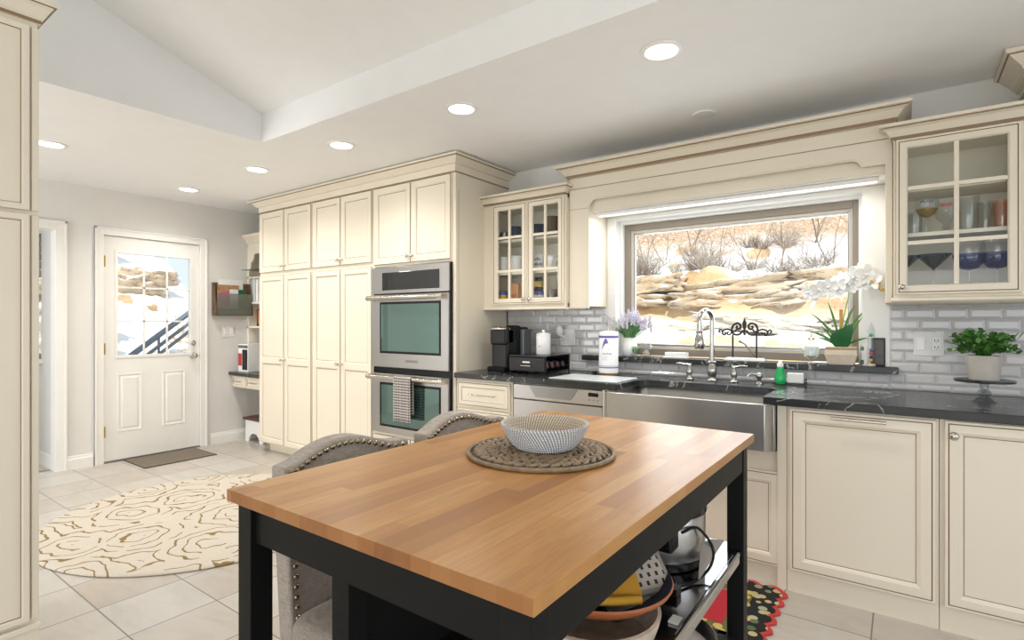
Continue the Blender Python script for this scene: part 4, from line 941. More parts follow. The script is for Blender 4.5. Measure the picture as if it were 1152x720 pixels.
# ---- nailhead dining chairs tucked under the island (built facing +X)
def make_chair(w, label):
    ch = thing('dining_chair', (0, 0, 0), label, 'chair', 'grey upholstered chairs along the island')
    hw = w/2
    def top(u):  # camel back outline, u in -1..1
        return .895+.035*math.cos(PI*u/1.15)**2 if abs(u) < .575 else .895+.0*u
    def top2(u): a = abs(u); return .880+.040*(1-min(1, a/.8)**2)**1.5 if a < .8 else .880
    nu, nv = 24, 14
    def P(u, v, side):
        z = .40+(top2(u)-.40)*v
        x = .0-.03*v + .045*abs(u)**3*(.4+.6*v)      # wings curve forward
        y = -hw*u*(.90+.10*v)
        return (x+(.033 if side else -.033), y, z)
    vs = []; fs = []
    for side in (1, 0):
        for j in range(nv+1):
            for i in range(nu+1):
                vs.append(P(-1+2*i/nu, j/nv, side))
    def id_(s, i, j): return s*(nu+1)*(nv+1)+j*(nu+1)+i
    for s in (0, 1):
        for j in range(nv):
            for i in range(nu): fs.append((id_(s, i, j), id_(s, i+1, j), id_(s, i+1, j+1), id_(s, i, j+1)))
    for i in range(nu): fs += [(id_(0, i, nv), id_(0, i+1, nv), id_(1, i+1, nv), id_(1, i, nv)), (id_(0, i, 0), id_(0, i+1, 0), id_(1, i+1, 0), id_(1, i, 0))]
    for j in range(nv): fs += [(id_(0, 0, j), id_(0, 0, j+1), id_(1, 0, j+1), id_(1, 0, j)), (id_(0, nu, j), id_(0, nu, j+1), id_(1, nu, j+1), id_(1, nu, j))]
    mb = MB(); mb.add(vs, fs); mb.build('backrest', 'linen', ch, world=False, smooth=50, bevel=.010, seg=3)
    # seat cushion with rounded rear corners
    mb = MB(); poly = rr(.03, .49, -hw+.01, hw-.01, .05, 5)
    L_ = [(0, .385), (0, .46), (.006, .478), (.02, .488), (.05, .493)]
    n = len(poly); c = Vector((.26, 0)); vs = []
    for ins, z in L_:
        for p in poly: q = Vector(p)-c; k = 1-ins/.24; vs.append((c.x+q.x*k, c.y+q.y*k, z))
    fs = [(k*n+i, k*n+(i+1) % n, (k+1)*n+(i+1) % n, (k+1)*n+i) for k in range(len(L_)-1) for i in range(n)]+[tuple(range(n-1, -1, -1)), tuple((len(L_)-1)*n+i for i in range(n))]
    mb.add(vs, fs); mb.build('seat', 'linen', ch, world=False, smooth=50)
    # nailheads along the front edge of the back
    mb = MB(); path = []
    for k in range(17): path.append((-.90, .05+.92*k/16))
    m_ = int(w/.024)
    for k in range(1, m_): path.append((-.90+1.8*k/m_, .965))
    for k in range(17): path.append((.90, .05+.92*k/16))
    for u, v in path:
        p = P(u, v, 1); T = Matrix.Translation((p[0]+.001, p[1], p[2])) @ Matrix.Rotation(PI/2, 4, 'Y')
        mb.lathe([(.0086, 0), (.0078, .0035), (.0046, .0062), (.0008, .007)], 10, 0, T, cap=False)
    mb.build('nailhead_trim', 'nickel_b', ch, world=False, smooth=60)
    for x, y, dx in ((.455, hw-.05, .01), (.455, -hw+.05, .01), (.015, hw-.045, -.05), (.015, -hw+.045, -.05)):
        mb = MB(); a, b = .020, .014
        vs = [(x+sx*a, y+sy*a, .386) for sx, sy in ((-1, -1), (1, -1), (1, 1), (-1, 1))]+[(x+dx+sx*b, y+sy*b, 0) for sx, sy in ((-1, -1), (1, -1), (1, 1), (-1, 1))]
        mb.add(vs, [(0, 1, 2, 3), (7, 6, 5, 4), (0, 4, 5, 1), (1, 5, 6, 2), (2, 6, 7, 3), (3, 7, 4, 0)]); mb.build('leg', 'darkwood', ch, world=False, bevel=.002)
    return ch
ch = make_chair(.445, 'grey nailhead chair nearest the camera, tucked under the island'); ch.location = (-1.345, 1.012, 0)
c2 = copy_tree(ch); c2.location = (-1.345, 1.53, 0); c2['label'] = 'grey nailhead chair tucked under the far end of the island'; ch.rotation_euler.z = .02

# ---- things on the island shelves
SZ = .5435
ck = thing('electric_cooker', (-.612, 1.615, SZ), 'round stainless electric cooker at the far end of the island shelf', 'cooker')
mb = MB(); mb.lathe([(.125, 0), (.130, .004), (.130, .028), (.134, .032)], 40); mb.build('base', 'black', ck, world=False, smooth=40)
mb = MB(); mb.lathe([(.136, .030), (.138, .036), (.138, .150), (.134, .155)], 40); mb.build('steel_body', 'steel', ck, world=False, smooth=40)
mb = MB(); mb.lathe([(.141, .155), (.143, .161), (.141, .185), (.11, .205), (.04, .215), (.03, .225), (.001, .226)], 40); mb.build('lid', 'black', ck, world=False, smooth=40)
mb = MB(); mb.box(-.02, .105, -.175, -.115, .085, .150); mb.build('control_housing', 'black', ck, world=False, bevel=.008)
mb = MB(); mb.tube(curve_pts([(-.50, 1.50, SZ+.13), (-.475, 1.56, SZ+.13), (-.445, 1.60, SZ+.07), (-.440, 1.565, SZ+.03), (-.462, 1.50, SZ+.007), (-.50, 1.42, SZ+.007), (-.53, 1.38, SZ+.008), (-.55, 1.44, SZ+.007), (-.51, 1.47, SZ+.006), (-.49, 1.42, SZ+.006)], 8), .0042, 8)
mb.box(-.515, -.475, 1.385, 1.42, SZ+.001, SZ+.022)
tag(recenter(mb.build('power_cord', 'black', smooth=50)), 'black power cord looping on the steel island shelf', 'cord')
mb = MB(); vs = [(-.452, 1.50, SZ+.012), (-.428, 1.66, SZ+.072), (-.45, 1.62, SZ+.082), (-.470, 1.585, SZ+.078)]
mb.add(vs+[(x-.003, y, z+.002) for x, y, z in vs], [(0, 1, 2, 3), (7, 6, 5, 4), (0, 4, 5, 1), (1, 5, 6, 2), (2, 6, 7, 3), (3, 7, 4, 0)])
tag(recenter(mb.build('cloth_tag', 'greyfab')), 'small grey fabric flap caught on the black power cord', 'cloth')
tag(recenter(MB().box(-.455, -.43, 1.262, 1.30, SZ, SZ+.006).build('plastic_clip', 'whitep', bevel=.002)), 'small white plastic clip lying on the steel shelf', 'clip')
bc = (-.575, 1.110)
mb = MB(); mb.lathe([(.120, 0), (.132, .01), (.148, .055), (.152, .072), (.144, .074), (.138, .06), (.122, .012), (.001, .008)], 48, cap=False)
o = mb.build('patterned_tub', 'tub', smooth=50); o.location = (bc[0], bc[1], SZ); tag(o, 'white and brown printed tub under the terracotta bowl', 'tub')
mb = MB(); mb.lathe([(.05, 0), (.085, .004), (.135, .022), (.166, .046), (.171, .054), (.168, .058)], 56, cap=False); 
b_ = thing('terracotta_bowl', (bc[0]-.01, bc[1]+.05, SZ+.062), 'wide terracotta bowl with dark blue inside, holding cloths on the island shelf', 'bowl')
mb.build('outer_wall', 'terracotta', b_, world=False, smooth=60)
mb = MB(); mb.lathe([(.168, .058), (.162, .052), (.13, .028), (.08, .010), (.001, .008)], 56, cap=False); mb.build('blue_glazed_inside', 'darkblue', b_, world=False, smooth=60)
def pad(name, m, loc, rot, w, h, t, label, fold=False, edge=None):
    mb = MB(); poly = rr(-w/2, w/2, -h/2, h/2, .03, 6); n = len(poly); vs = []
    L_ = [(.012, -t/2), (0, -t/4), (0, t/4), (.012, t/2)]
    for ins, z in L_:
        for x, y in poly: vs.append((x*(1-ins*2/w), y*(1-ins*2/h), z+.05*(x*x-y*y)*4*w))
    fs = [(k*n+i, k*n+(i+1) % n, (k+1)*n+(i+1) % n, (k+1)*n+i) for k in range(3) for i in range(n)]+[tuple(range(n-1, -1, -1)), tuple(3*n+i for i in range(n))]
    mb.add(vs, fs, 0)
    for k in range(3): pass
    if fold: mb.tube([(-w/2+.01, -h/2+.004, t/2+.004), (0, -h/2, t/2+.007), (w/2-.01, -h/2+.004, t/2+.004)], .010, 10, 0)
    o = mb.build(name, [m], smooth=50); o.location = loc
    o.rotation_euler = (Vector((0, 0, 1)).rotation_difference(Vector(rot[:3]).normalized()).to_matrix() @ Matrix.Rotation(rot[3], 3, 'Z')).to_euler()
    if edge:
        e = MB(); e.tube([(x*1.01, y*1.01, .05*(x*x-y*y)*4*w) for x, y in poly], t*.42, 6, 0, True); r_ = e.build('piping', edge, o, world=False, smooth=True)
    tag(o, label, 'pot holder'); return o
# a cloth pad pair propped up at the far side of the bowl, mustard cloth in front
pad('oven_mitt', 'check', (-.528, 1.225, SZ+.152), (.62, -.30, .72, 1.05), .135, .165, .022, 'pale oven mitt with black dashes leaning in the terracotta bowl', edge='greyfab')
pad('oven_mitt', 'greyfab', (-.540, 1.165, SZ+.128), (.62, -.42, .62, 1.05), .130, .165, .020, 'dark grey padded mitt under the dashed one in the bowl', edge='iron')
pad('pot_holder', 'mustard', (-.542, 1.110, SZ+.143), (.42, -.36, .84, .75), .145, .125, .012, 'mustard yellow pot holder lying in the terracotta bowl', fold=True)
mb = MB(); mb.lathe([(.13, 0), (.15, .004), (.165, .035), (.170, .040), (.165, .044), (.158, .036), (.145, .01), (.001, .007)], 48, cap=False, mi=0); mb.lathe([(.144, .0105), (.001, .0095)], 48, mi=1, cap=False)
o = mb.build('round_tray', ['steel_dark', 'pinkpale'], smooth=50); o.location = (-.60, 1.60, .2755); tag(o, 'round grey-rimmed tray on the lowest island shelf', 'tray')

# ================================================================= COUNTER: COFFEE CORNER
CT = .9055
cm = thing('coffee_maker', (-2.33, 3.20, CT), 'black pod coffee maker on the counter next to the oven wall', 'coffee maker')
x0, x1 = -2.415, -2.255
MB().box(x0+.008, x1-.005, 3.078, 3.35, CT, CT+.318).build('body', 'black', cm, bevel=.018, seg=3)
MB().box(x0+.005, x1-.005, 3.062, 3.16, CT+.190, CT+.314).build('brew_head', 'black', cm, bevel=.018, seg=3)
MB().box(x0-.005, x1-.010, 3.045, 3.16, CT, CT+.035).build('drip_tray', 'blackmat', cm, bevel=.008)
mb = MB(); mb.tube(curve_pts([(x0+.012, 3.11, CT+.303), (x0+.03, 3.055, CT+.305), ((x0+x1)/2, 3.046, CT+.306), (x1-.03, 3.055, CT+.305), (x1-.012, 3.11, CT+.303)], 6), .009, 8); mb.build('lid_handle', 'nickel', cm, smooth=50)
mb = MB(); mb.lathe([(.050, 0), (.052, .012), (.035, .018), (.001, .018)], 20, tf=Matrix.Translation(((x0+x1)/2, 3.25, CT+.312))); mb.build('lid', 'black', cm, smooth=50)
MB().box(x1-.006, x1+.028, 3.23, 3.33, CT+.10, CT+.30).build('water_tank', 'greyglass_solid', cm, bevel=.008)
mb = MB(); mb.lathe([(.008, 0), (.012, .03)], 12, tf=Matrix.Translation(((x0+x1)/2, 3.10, CT+.178))); mb.build('nozzle', 'steel', cm, smooth=50)
pdw = thing('pod_drawer', (-2.085, 3.22, CT), 'black wire coffee pod drawer under the white canister', 'pod drawer')
a, b, c_, d_ = -2.235, -1.935, 3.055, 3.385
mb = MB(); mb.box(a, b, c_+.012, d_, CT+.115, CT+.125); mb.box(a, b, c_+.012, d_, CT+.015, CT+.02)
for x in (a+.004, b-.004):
    for y in (c_+.016, d_-.004): mb.tube([(x, y, CT), (x, y, CT+.12)], .005, 8)
mb.box(a, a+.004, c_+.012, d_, CT+.015, CT+.12); mb.box(a, b, d_-.004, d_, CT+.015, CT+.12)
for k in range(11): mb.tube([(b, c_+.02+k*.03, CT+.02), (b, c_+.02+k*.03, CT+.045)], .0015, 5)
mb.tube([(b, c_+.015, CT+.045), (b, d_-.005, CT+.045)], .002, 6)
mb.build('frame', 'black', pdw, smooth=40)
d = MB().box(a+.004, b-.004, c_, c_+.012, CT+.018, CT+.112).build('drawer_front', 'black', pdw, bevel=.003)
mb = MB(); mb.tube([(-2.125, c_-.001, CT+.05), (-2.12, c_-.016, CT+.055), (-2.05, c_-.016, CT+.055), (-2.045, c_-.001, CT+.05)], .006, 8); mb.box(-2.115, -2.055, c_-.003, c_, CT+.075, CT+.085); mb.build('drawer_pull', 'chrome', d, smooth=50)
pod0 = None
for r_ in range(4):
    for q in range(3):
        y = c_+.05+r_*.072; x = b-.035-q*.07
        if pod0 is None:
            mb = MB(); mb.lathe([(.015, 0), (.019, .036), (.022, .037), (.022, .040), (.001, .040)], 14); mb.lathe([(.018, .0405), (.001, .0407)], 14, 1, cap=False)
            o = pod0 = mb.build('coffee_pod', ['steel_dark', 'podlid'], smooth=40)
        else: o = pod0.copy(); C.objects.link(o)
        # pods lie on their side facing the open end
        o.rotation_euler = (0, PI/2-.25, 0); o.location = (x-.022, y, CT+.049)
        tag(o, 'single-serve coffee pod lying inside the black pod drawer', 'coffee pod', 'coffee pods in the drawer')
cn = thing('canister', (-2.065, 3.24, CT+.1255), 'white ceramic canister with knob lid on the pod drawer', 'canister')
mb = MB(); mb.lathe([(.048, 0), (.051, .004), (.051, .132), (.049, .137)], 32); mb.build('jar', 'white', cn, world=False, smooth=40)
mb = MB(); mb.lathe([(.052, .137), (.052, .143), (.040, .150), (.012, .154), (.009, .160), (.013, .166), (.010, .172), (.001, .173)], 32); mb.build('lid', 'white', cn, world=False, smooth=40)
mb = MB()
for k in range(4): mb.tube([(.006+k*.007-.02, -.0515, .05+(k % 2)*.004), (.009+k*.007-.02, -.0515, .062+(k % 2)*.004)], .0012, 5)
mb.build('small_print', 'steel_dark', cn, world=False)
def wall_plate(x0, x1, z0, z1, label, kind, name):
    y = SINK_Y-.0115; t = thing(name, ((x0+x1)/2, y, (z0+z1)/2), label, 'outlet' if 'outlet' in name else 'light switch')
    MB().box(x0, x1, y-.006, y, z0, z1).build('cover_plate', 'whitep', t, bevel=.003)
    w = (x1-x0)/2; zm = (z0+z1)/2
    for i, k in enumerate(kind):
        xc = x0+w*(i+.5)
        MB().box(xc-.017, xc+.017, y-.0085, y-.004, zm-.033, zm+.033).build('rocker' if k == 's' else 'receptacle', 'white', t, bevel=.002)
        if k == 'o':
            mb = MB()
            for dz in (.017, -.017): mb.box(xc-.008, xc-.005, y-.0092, y-.0084, zm+dz-.005, zm+dz+.006); mb.box(xc+.005, xc+.008, y-.0092, y-.0084, zm+dz-.005, zm+dz+.006); mb.box(xc-.002, xc+.002, y-.0092, y-.0084, zm+dz-.011, zm+dz-.008)
            mb.build('slots', 'blackmat', t)
    return t
wall_plate(-2.07, -1.945, 1.085, 1.205, 'white double wall outlet behind the coffee pod drawer', 'os', 'wall_outlet')
wall_plate(.042, .166, 1.086, 1.21, 'white switch and outlet plate on the tiles left of the leafy plant', 'so', 'wall_outlet')
nl = thing('night_light', (-2.04, 3.47, 1.16), 'small white shell-shaped plug-in light on the left outlet', 'night light')
mb = MB(); mb.ball((-2.055, 3.445, 1.195), (.028, .020, .040), 14, 10); mb.build('shade', 'white', nl, smooth=True)
MB().box(-2.052, -2.022, 3.440, SINK_Y-.020, 1.13, 1.165).build('plug_body', 'whitep', nl, bevel=.004)
mb = MB(); mb.tube([(-2.040+.016*math.cos(2*PI*k/16), 3.438, 1.132+.018*math.sin(2*PI*k/16)) for k in range(13)], .003, 6); mb.build('wire_ring', 'steel', nl, smooth=True)
mb = MB(); mb.box(-1.80, -1.345, 2.885, 3.20, CT, CT+.007); tag(recenter(mb.build('glass_board', 'mat_dark', bevel=.003)), 'pale speckled glass cutting board on the counter left of the sink', 'cutting board')
# paper towel roll
pt = thing('paper_towel_holder', (-1.60, 3.32, CT), 'upright paper towel holder with gold base beside the lavender vase', 'paper towel holder')
mb = MB(); mb.lathe([(.072, 0), (.072, .005), (.060, .010), (.001, .011)], 32); mb.build('base', 'brass', pt, world=False, smooth=40)
mb = MB(); mb.tube([(0, 0, .01), (0, 0, .315)], .005, 10); mb.tube([(.012*math.cos(a_), 0, .330+.014*math.sin(a_)) for a_ in [2*PI*k/14 for k in range(14)]], .003, 6, 0, True); mb.build('rod', 'nickel', pt, world=False, smooth=40)
mb = MB(); mb.box(-.092, -.066, -.06, -.035, 0, .026); mb.build('foot', 'black', pt, world=False, bevel=.003)
tr = thing('paper_towel_roll', (-1.60, 3.32, CT+.013), 'wrapped white paper towel roll with violet bands by the sink', 'paper towel roll')
mb = MB(); mb.lathe([(.015, .001), (.060, 0), (.064, .004), (.064, .270), (.060, .276), (.030, .281), (.015, .279)], 40); mb.build('roll', 'paper', tr, world=False, smooth=40)
def band(r, z0, z1, a0, a1, mb, mi=0, n=20):
    vs = []; 
    for k in range(n+1):
        a_ = a0+(a1-a0)*k/n; vs += [(r*math.cos(a_), r*math.sin(a_), z0), (r*math.cos(a_), r*math.sin(a_), z1)]
    mb.add(vs, [(2*k, 2*k+2, 2*k+3, 2*k+1) for k in range(n)], mi)
mb = MB(); band(.0648, .235, .250, -PI, PI, mb, n=40); band(.0648, .036, .043, -PI, PI, mb, n=40); band(.0648, .048, .051, -PI, PI, mb, n=40); mb.build('printed_bands', 'purple', tr, world=False)
mb = MB(); vc = math.atan2(-3.32, 1.60)
for k in range(16):
    t_ = k/15; a_ = vc-.75+.7*t_; zz = .160+.055*math.sin(t_*2.4)*(1 if t_ < 1 else 0)
    w_ = .016*math.sin(PI*t_)+.002
    mb.add([(.0649*math.cos(a_), .0649*math.sin(a_), zz-w_), (.0649*math.cos(a_+.05), .0649*math.sin(a_+.05), zz-w_), (.0649*math.cos(a_+.05), .0649*math.sin(a_+.05), zz+w_), (.0649*math.cos(a_), .0649*math.sin(a_), zz+w_)], [(0, 1, 2, 3)])
for k in range(14):
    a_ = vc-.7+k*.075; h = .004+.003*((k*7) % 3); band(.0649, .128-.001*(k % 2), .128+h, a_, a_+.045, mb, n=1)
for row, m_ in ((.112, 10), (.100, 8), (.090, 9)):
    for k in range(m_): a_ = vc-.7+k*.07; band(.0649, row, row+.0025, a_, a_+.04, mb, n=1)
mb.build('printed_label', 'purple', tr, world=False)

# ================================================================= WINDOW LEDGE THINGS
LZ = 1.0245
def leaf_blade(mb, p0, p1, p2, w, mi=0, n=6, side=None):
    p0, p1, p2 = Vector(p0), Vector(p1), Vector(p2); pts = [(1-t)**2*p0+2*t*(1-t)*p1+t*t*p2 for t in [k/n for k in range(n+1)]]
    d = (p2-p0); s = d.cross(Vector((0, 0, 1))); s = Vector(side).normalized() if side else (s.normalized() if s.length > 1e-5 else Vector((1, 0, 0)))
    vs = []
    for k, p in enumerate(pts): ww = w*math.sin(PI*min(1, .12+.88*k/n))**.8; vs += [p-s*ww, p+Vector((0, 0, -ww*.3)), p+s*ww]
    mb.add(vs, [(3*k+i, 3*k+i+1, 3*k+i+4, 3*k+i+3) for k in range(n) for i in (0, 1)], mi)
lv = thing('lavender_plant', (-1.53, 3.50, LZ), 'artificial lavender in a white vase at the left of the window ledge', 'plant')
mb = MB(); mb.lathe([(.030, 0), (.045, .01), (.056, .045), (.052, .08), (.036, .108), (.034, .122), (.038, .128), (.033, .126), (.030, .11), (.001, .108)], 28, cap=False); mb.build('vase', 'white', lv, world=False, smooth=50)
random.seed(3); mb = MB()
for k in range(120):
    a_ = random.uniform(0, 2*PI); r_ = random.uniform(.04, .15); h = random.uniform(.12, .20)*(1-.3*r_/.1)
    y_ = r_*math.sin(a_)*.45-.012
    leaf_blade(mb, (random.uniform(-.02, .02), y_*.2, .115), (r_*math.cos(a_)*.75, y_*.5, .115+h*.6), (r_*math.cos(a_)*1.05, y_, .115+h*.85), .0055)
mb.build('foliage', 'leaf_l', lv, world=False)
for k in range(44):
    a_ = random.uniform(0, 2*PI); r_ = random.uniform(.05, .165); h = random.uniform(.15, .24)*(1-.35*r_/.165); y_ = r_*math.sin(a_)*.42-.015
    mf = MB(); tip = Vector((r_*math.cos(a_), y_, .115+h)); mf.tube([(0, 0, .11), tip*.6+Vector((0, 0, .05)), tip], .0014, 4, 1)
    for q in range(7):
        pp = tip+Vector((random.uniform(-.004, .004), random.uniform(-.004, .004), -.055+q*.010)); mf.ball(pp, (.0085, .008, .008), 6, 4)
    mf.build('flower_spike', ['lav', 'leaf_l'], lv, world=False, smooth=True)
mb = MB(); mb.lathe([(.022, 0), (.026, .02), (.022, .03)], 12)
for k in range(26):
    a_ = random.uniform(0, 2*PI); r_ = random.uniform(.008, .030); leaf_blade(mb, (0, 0, .02), (r_*math.cos(a_), r_*math.sin(a_)*.6, .05), (r_*math.cos(a_)*1.3, r_*math.sin(a_)*.6, random.uniform(.045, .075)), .006, 1)
o = mb.build('small_succulent', ['glassware', 'leaf_l']); o.location = (-1.472, 3.462, LZ); tag(o, 'tiny green succulent in front of the white lavender vase', 'plant')
jr = thing('shell_jar', (-1.408, 3.50, LZ), 'small clear glass jar of seashells on the window ledge', 'jar')
mb = MB(); mb.lathe([(.036, 0), (.040, .006), (.040, .070), (.034, .080), (.036, .092), (.034, .092), (.031, .080), (.037, .068), (.037, .008), (.001, .006)], 28, cap=False); mb.build('glass', 'jarglass', jr, world=False, smooth=50)
mb = MB()
for k in range(22): mb.ball((random.uniform(-.022, .022), random.uniform(-.022, .022), random.uniform(.012, .040)), (random.uniform(.006, .011), .007, .006), 7, 5)
mb.build('seashells', 'shell', jr, world=False, smooth=True)
mb = MB(); mb.lathe([(.036, .086), (.037, .092), (.001, .094)], 24, cap=False); mb.build('rim', 'steel', jr, world=False)
mb = MB(); mb.box(-1.285, -1.125, 3.475, 3.545, LZ, LZ+.008); mb.box(-1.275, -1.135, 3.482, 3.538, LZ+.008, LZ+.036)
tag(recenter(mb.build('soap_dish', 'white', bevel=.006, seg=3)), 'low white rectangular dish on the ledge behind the left faucet handle', 'dish')
# fleur-de-lis iron easel on a white base
ez = thing('scroll_easel', (-.785, 3.50, LZ), 'black iron scrollwork easel with fleur-de-lis on a white tray', 'easel')
mb = MB(); mb.box(-.895, -.665, 3.455, 3.540, LZ, LZ+.010); mb.box(-.885, -.675, 3.462, 3.533, LZ+.010, LZ+.018); mb.build('tray', 'white', ez, bevel=.004)
Y_ = 3.50
mb = MB()
for x in (-.851, -.715): mb.tube([(x, Y_, LZ+.016), (x, Y_, 1.182)], 0.00546, 7)
mb.build('uprights', 'iron', ez, smooth=50)
mb = MB(); xc = -.783
def spiral(cx, cz, r0, r1, a0, a1, n=24, w=.0026):
    mb.tube([(cx+(r0+(r1-r0)*k/n)*math.cos(a0+(a1-a0)*k/n), Y_, cz+(r0+(r1-r0)*k/n)*math.sin(a0+(a1-a0)*k/n)) for k in range(n+1)], w, 7)
for s_ in (-1, 1):
    q = lambda x, z: (xc+s_*x, Y_, z)
    mb.tube(curve_pts([q(.010, 1.208), q(.030, 1.184), q(.060, 1.184), q(.074, 1.207), q(.066, 1.238), q(.042, 1.252), q(.024, 1.240), q(.026, 1.220), q(.040, 1.216), q(.046, 1.228), q(.040, 1.236)], 7), 0.00663, 7)
    mb.tube(curve_pts([q(.074, 1.207), q(.060, 1.200), q(.050, 1.206), q(.052, 1.215)], 6), 0.00507, 7)
    mb.tube(curve_pts([q(.072, 1.204), q(.098, 1.215), q(.122, 1.208), q(.130, 1.190), q(.118, 1.180), q(.110, 1.190), q(.116, 1.196)], 7), 0.00546, 7)
    mb.tube(curve_pts([q(.128, 1.198), q(.140, 1.212), q(.150, 1.206), q(.147, 1.196), q(.141, 1.200)], 6), 0.00468, 7)
    mb.tube(curve_pts([q(.074, 1.202), q(.084, 1.182), q(.098, 1.182), q(.100, 1.194), q(.092, 1.196)], 6), 0.00468, 7)
mb.prism([(xc, 1.286), (xc+.012, 1.252), (xc+.010, 1.225), (xc+.005, 1.214), (xc+.010, 1.206), (xc+.004, 1.198), (xc+.008, 1.186), (xc, 1.176), (xc-.008, 1.186), (xc-.004, 1.198), (xc-.010, 1.206), (xc-.005, 1.214), (xc-.010, 1.225), (xc-.012, 1.252)], Y_-.005, Y_+.005, 'y')
mb.build('fleur_de_lis_scrolls', 'iron', ez, smooth=50)
# glass soap dispenser
gs = thing('soap_dispenser', (-.425, 3.49, LZ), 'footed glass foaming soap dispenser left of the orchid pot', 'soap dispenser')
mb = MB(); mb.lathe([(.034, 0), (.034, .004), (.012, .010), (.009, .020), (.028, .034), (.042, .045), (.044, .115), (.036, .126), (.018, .134), (.018, .140), (.016, .140)], 30, cap=False); mb.build('bottle', 'jarglass', gs, world=False, smooth=50)
mb = MB(); mb.lathe([(.001, .040), (.036, .046), (.040, .055), (.040, .100), (.001, .102)], 30, cap=False); mb.build('liquid_soap', 'frost', gs, world=False, smooth=50)
mb = MB(); mb.lathe([(.019, .134), (.019, .148), (.012, .152), (.006, .154), (.006, .185), (.012, .187), (.012, .196), (.001, .197)], 18); mb.tube([(0, 0, .190), (-.02, -.012, .192), (-.034, -.02, .186)], .004, 8); mb.build('pump', 'nickel', gs, world=False, smooth=50)
# orchid
oc = thing('potted_orchid', (-.278, 3.50, LZ), 'white orchid in a square whitewashed pot at the right of the ledge', 'plant')
mb = MB()
vs = []; L_ = [(.058, .040, 0), (.064, .043, .01), (.078, .052, .055), (.072, .048, .098), (.066, .044, .098), (.066, .044, .085)]
for hx, hy_, z in L_: vs += [(-hx, -hy_, z), (hx, -hy_, z), (hx, hy_, z), (-hx, hy_, z)]
mb.add(vs, [(4*k+i, 4*k+(i+1) % 4, 4*k+4+(i+1) % 4, 4*k+4+i) for k in range(5) for i in range(4)]+[(3, 2, 1, 0), (20, 21, 22, 23)]); mb.build('pot', 'woodpot', oc, world=False, bevel=.004)
mb = MB(); mb.box(-.0735, .0735, -.0495, .0495, .072, .096); mb.build('pot_rim_band', 'moss', oc, world=False, bevel=.002)
mb = MB()
leaf_blade(mb, (.01, -.02, .085), (.005, -.045, .17), (.055, -.05, .225), .036, 0, 10, (1, -.1, -.35)); leaf_blade(mb, (-.005, -.015, .085), (-.05, -.035, .15), (.0, -.04, .20), .026, 0, 10, (1, 0, 0))
mb.build('broad_leaf', 'leaf_d', oc, world=False, smooth=True)
mb = MB()
for p1, p2 in (((-.06, 0, .22), (-.155, -.02, .29)), ((-.05, 0, .15), (-.10, -.01, .22)), ((-.08, -.01, .17), (-.17, -.02, .185)), ((.03, 0, .22), (.13, -.0, .32)), ((.06, -.01, .14), (.13, -.03, .15)), ((.02, 0, .28), (.07, 0, .33)), ((-.06, -.01, .14), (-.12, -.02, .15)), ((.05, 0, .18), (.10, -.01, .27)), ((-.03, 0, .25), (-.07, 0, .36))):
    leaf_blade(mb, (0, -.01, .09), p1, p2, .0065, side=(p2[2]-.09, 0, -p2[0]))
mb.build('slender_leaves', 'leaf', oc, world=False)
mb = MB(); mb.box(-.012, .006, .01, .02, .09, .305); mb.build('wooden_stake', 'orange', oc, world=False, bevel=.002)
mb = MB(); stem = curve_pts([(0, 0, .09), (.005, .005, .22), (.03, .0, .36), (.06, -.015, .45), (.03, -.03, .468), (-.04, -.05, .42), (-.14, -.06, .385)], 8); mb.tube(stem, .003, 7)
stem2 = curve_pts([(.06, -.015, .45), (.10, -.03, .47), (.15, -.04, .45), (.18, -.045, .40)], 8); mb.tube(stem2, .0025, 7); mb.build('flower_stem', 'leaf_l', oc, world=False, smooth=True)
def blossom(c, r, yaw, pitch, petal, mid):
    T = Matrix.Translation(c) @ Matrix.Rotation(yaw, 4, 'Z') @ Matrix.Rotation(pitch, 4, 'X')
    for k, (w, l) in enumerate(((.55, 1), (.8, 1), (.55, .95), (.55, .95), (.8, 1))):
        a_ = PI/2+2*PI*k/5; q = T @ Matrix.Rotation(a_-PI/2, 4, 'Y')
        vs = []; n = 8
        for i in range(n): t = 2*PI*i/n; vs.append((w*r*.62*math.cos(t), -.004*math.cos(t)**2-.003*(1+math.sin(t)), r*.55*l+r*.55*math.sin(t)))
        vs.append((0, .003, r*.5)); petal.add(vs, [(i, (i+1) % n, n) for i in range(n)], 0, q)
    mid.ball((0, -.008, 0), (r*.17, .008, r*.16), 8, 6, 0, T)
fp = [(-.135, -.065, .385, .038), (-.10, -.075, .41, .042), (-.155, -.06, .40, .034), (-.06, -.065, .425, .044), (-.02, -.055, .41, .044), (.0, -.05, .455, .044), (.035, -.05, .435, .042), (.06, -.04, .475, .046), (.095, -.045, .455, .046), (.12, -.05, .485, .048), (.145, -.055, .455, .044), (.09, -.03, .505, .044)]
for k, (x, y, z, r_) in enumerate(fp):
    a, b = MB(), MB(); blossom((x, y, z), r_*1.2, -.1+.5*math.sin(k*2.3), .15*math.sin(k), a, b); fl = a.build('blossom', 'petal', oc, world=False, smooth=True); b.build('blossom_centre', 'yellow' if k in (10,) else 'petal', fl, world=False, smooth=True)
mb = MB()
for c_ in ((.175, -.05, .44), (.188, -.05, .405), (-.165, -.06, .368), (.17, -.05, .425)): mb.ball(c_, (.009, .008, .010), 8, 6)
mb.build('bud', 'yellow', oc, world=False, smooth=True)
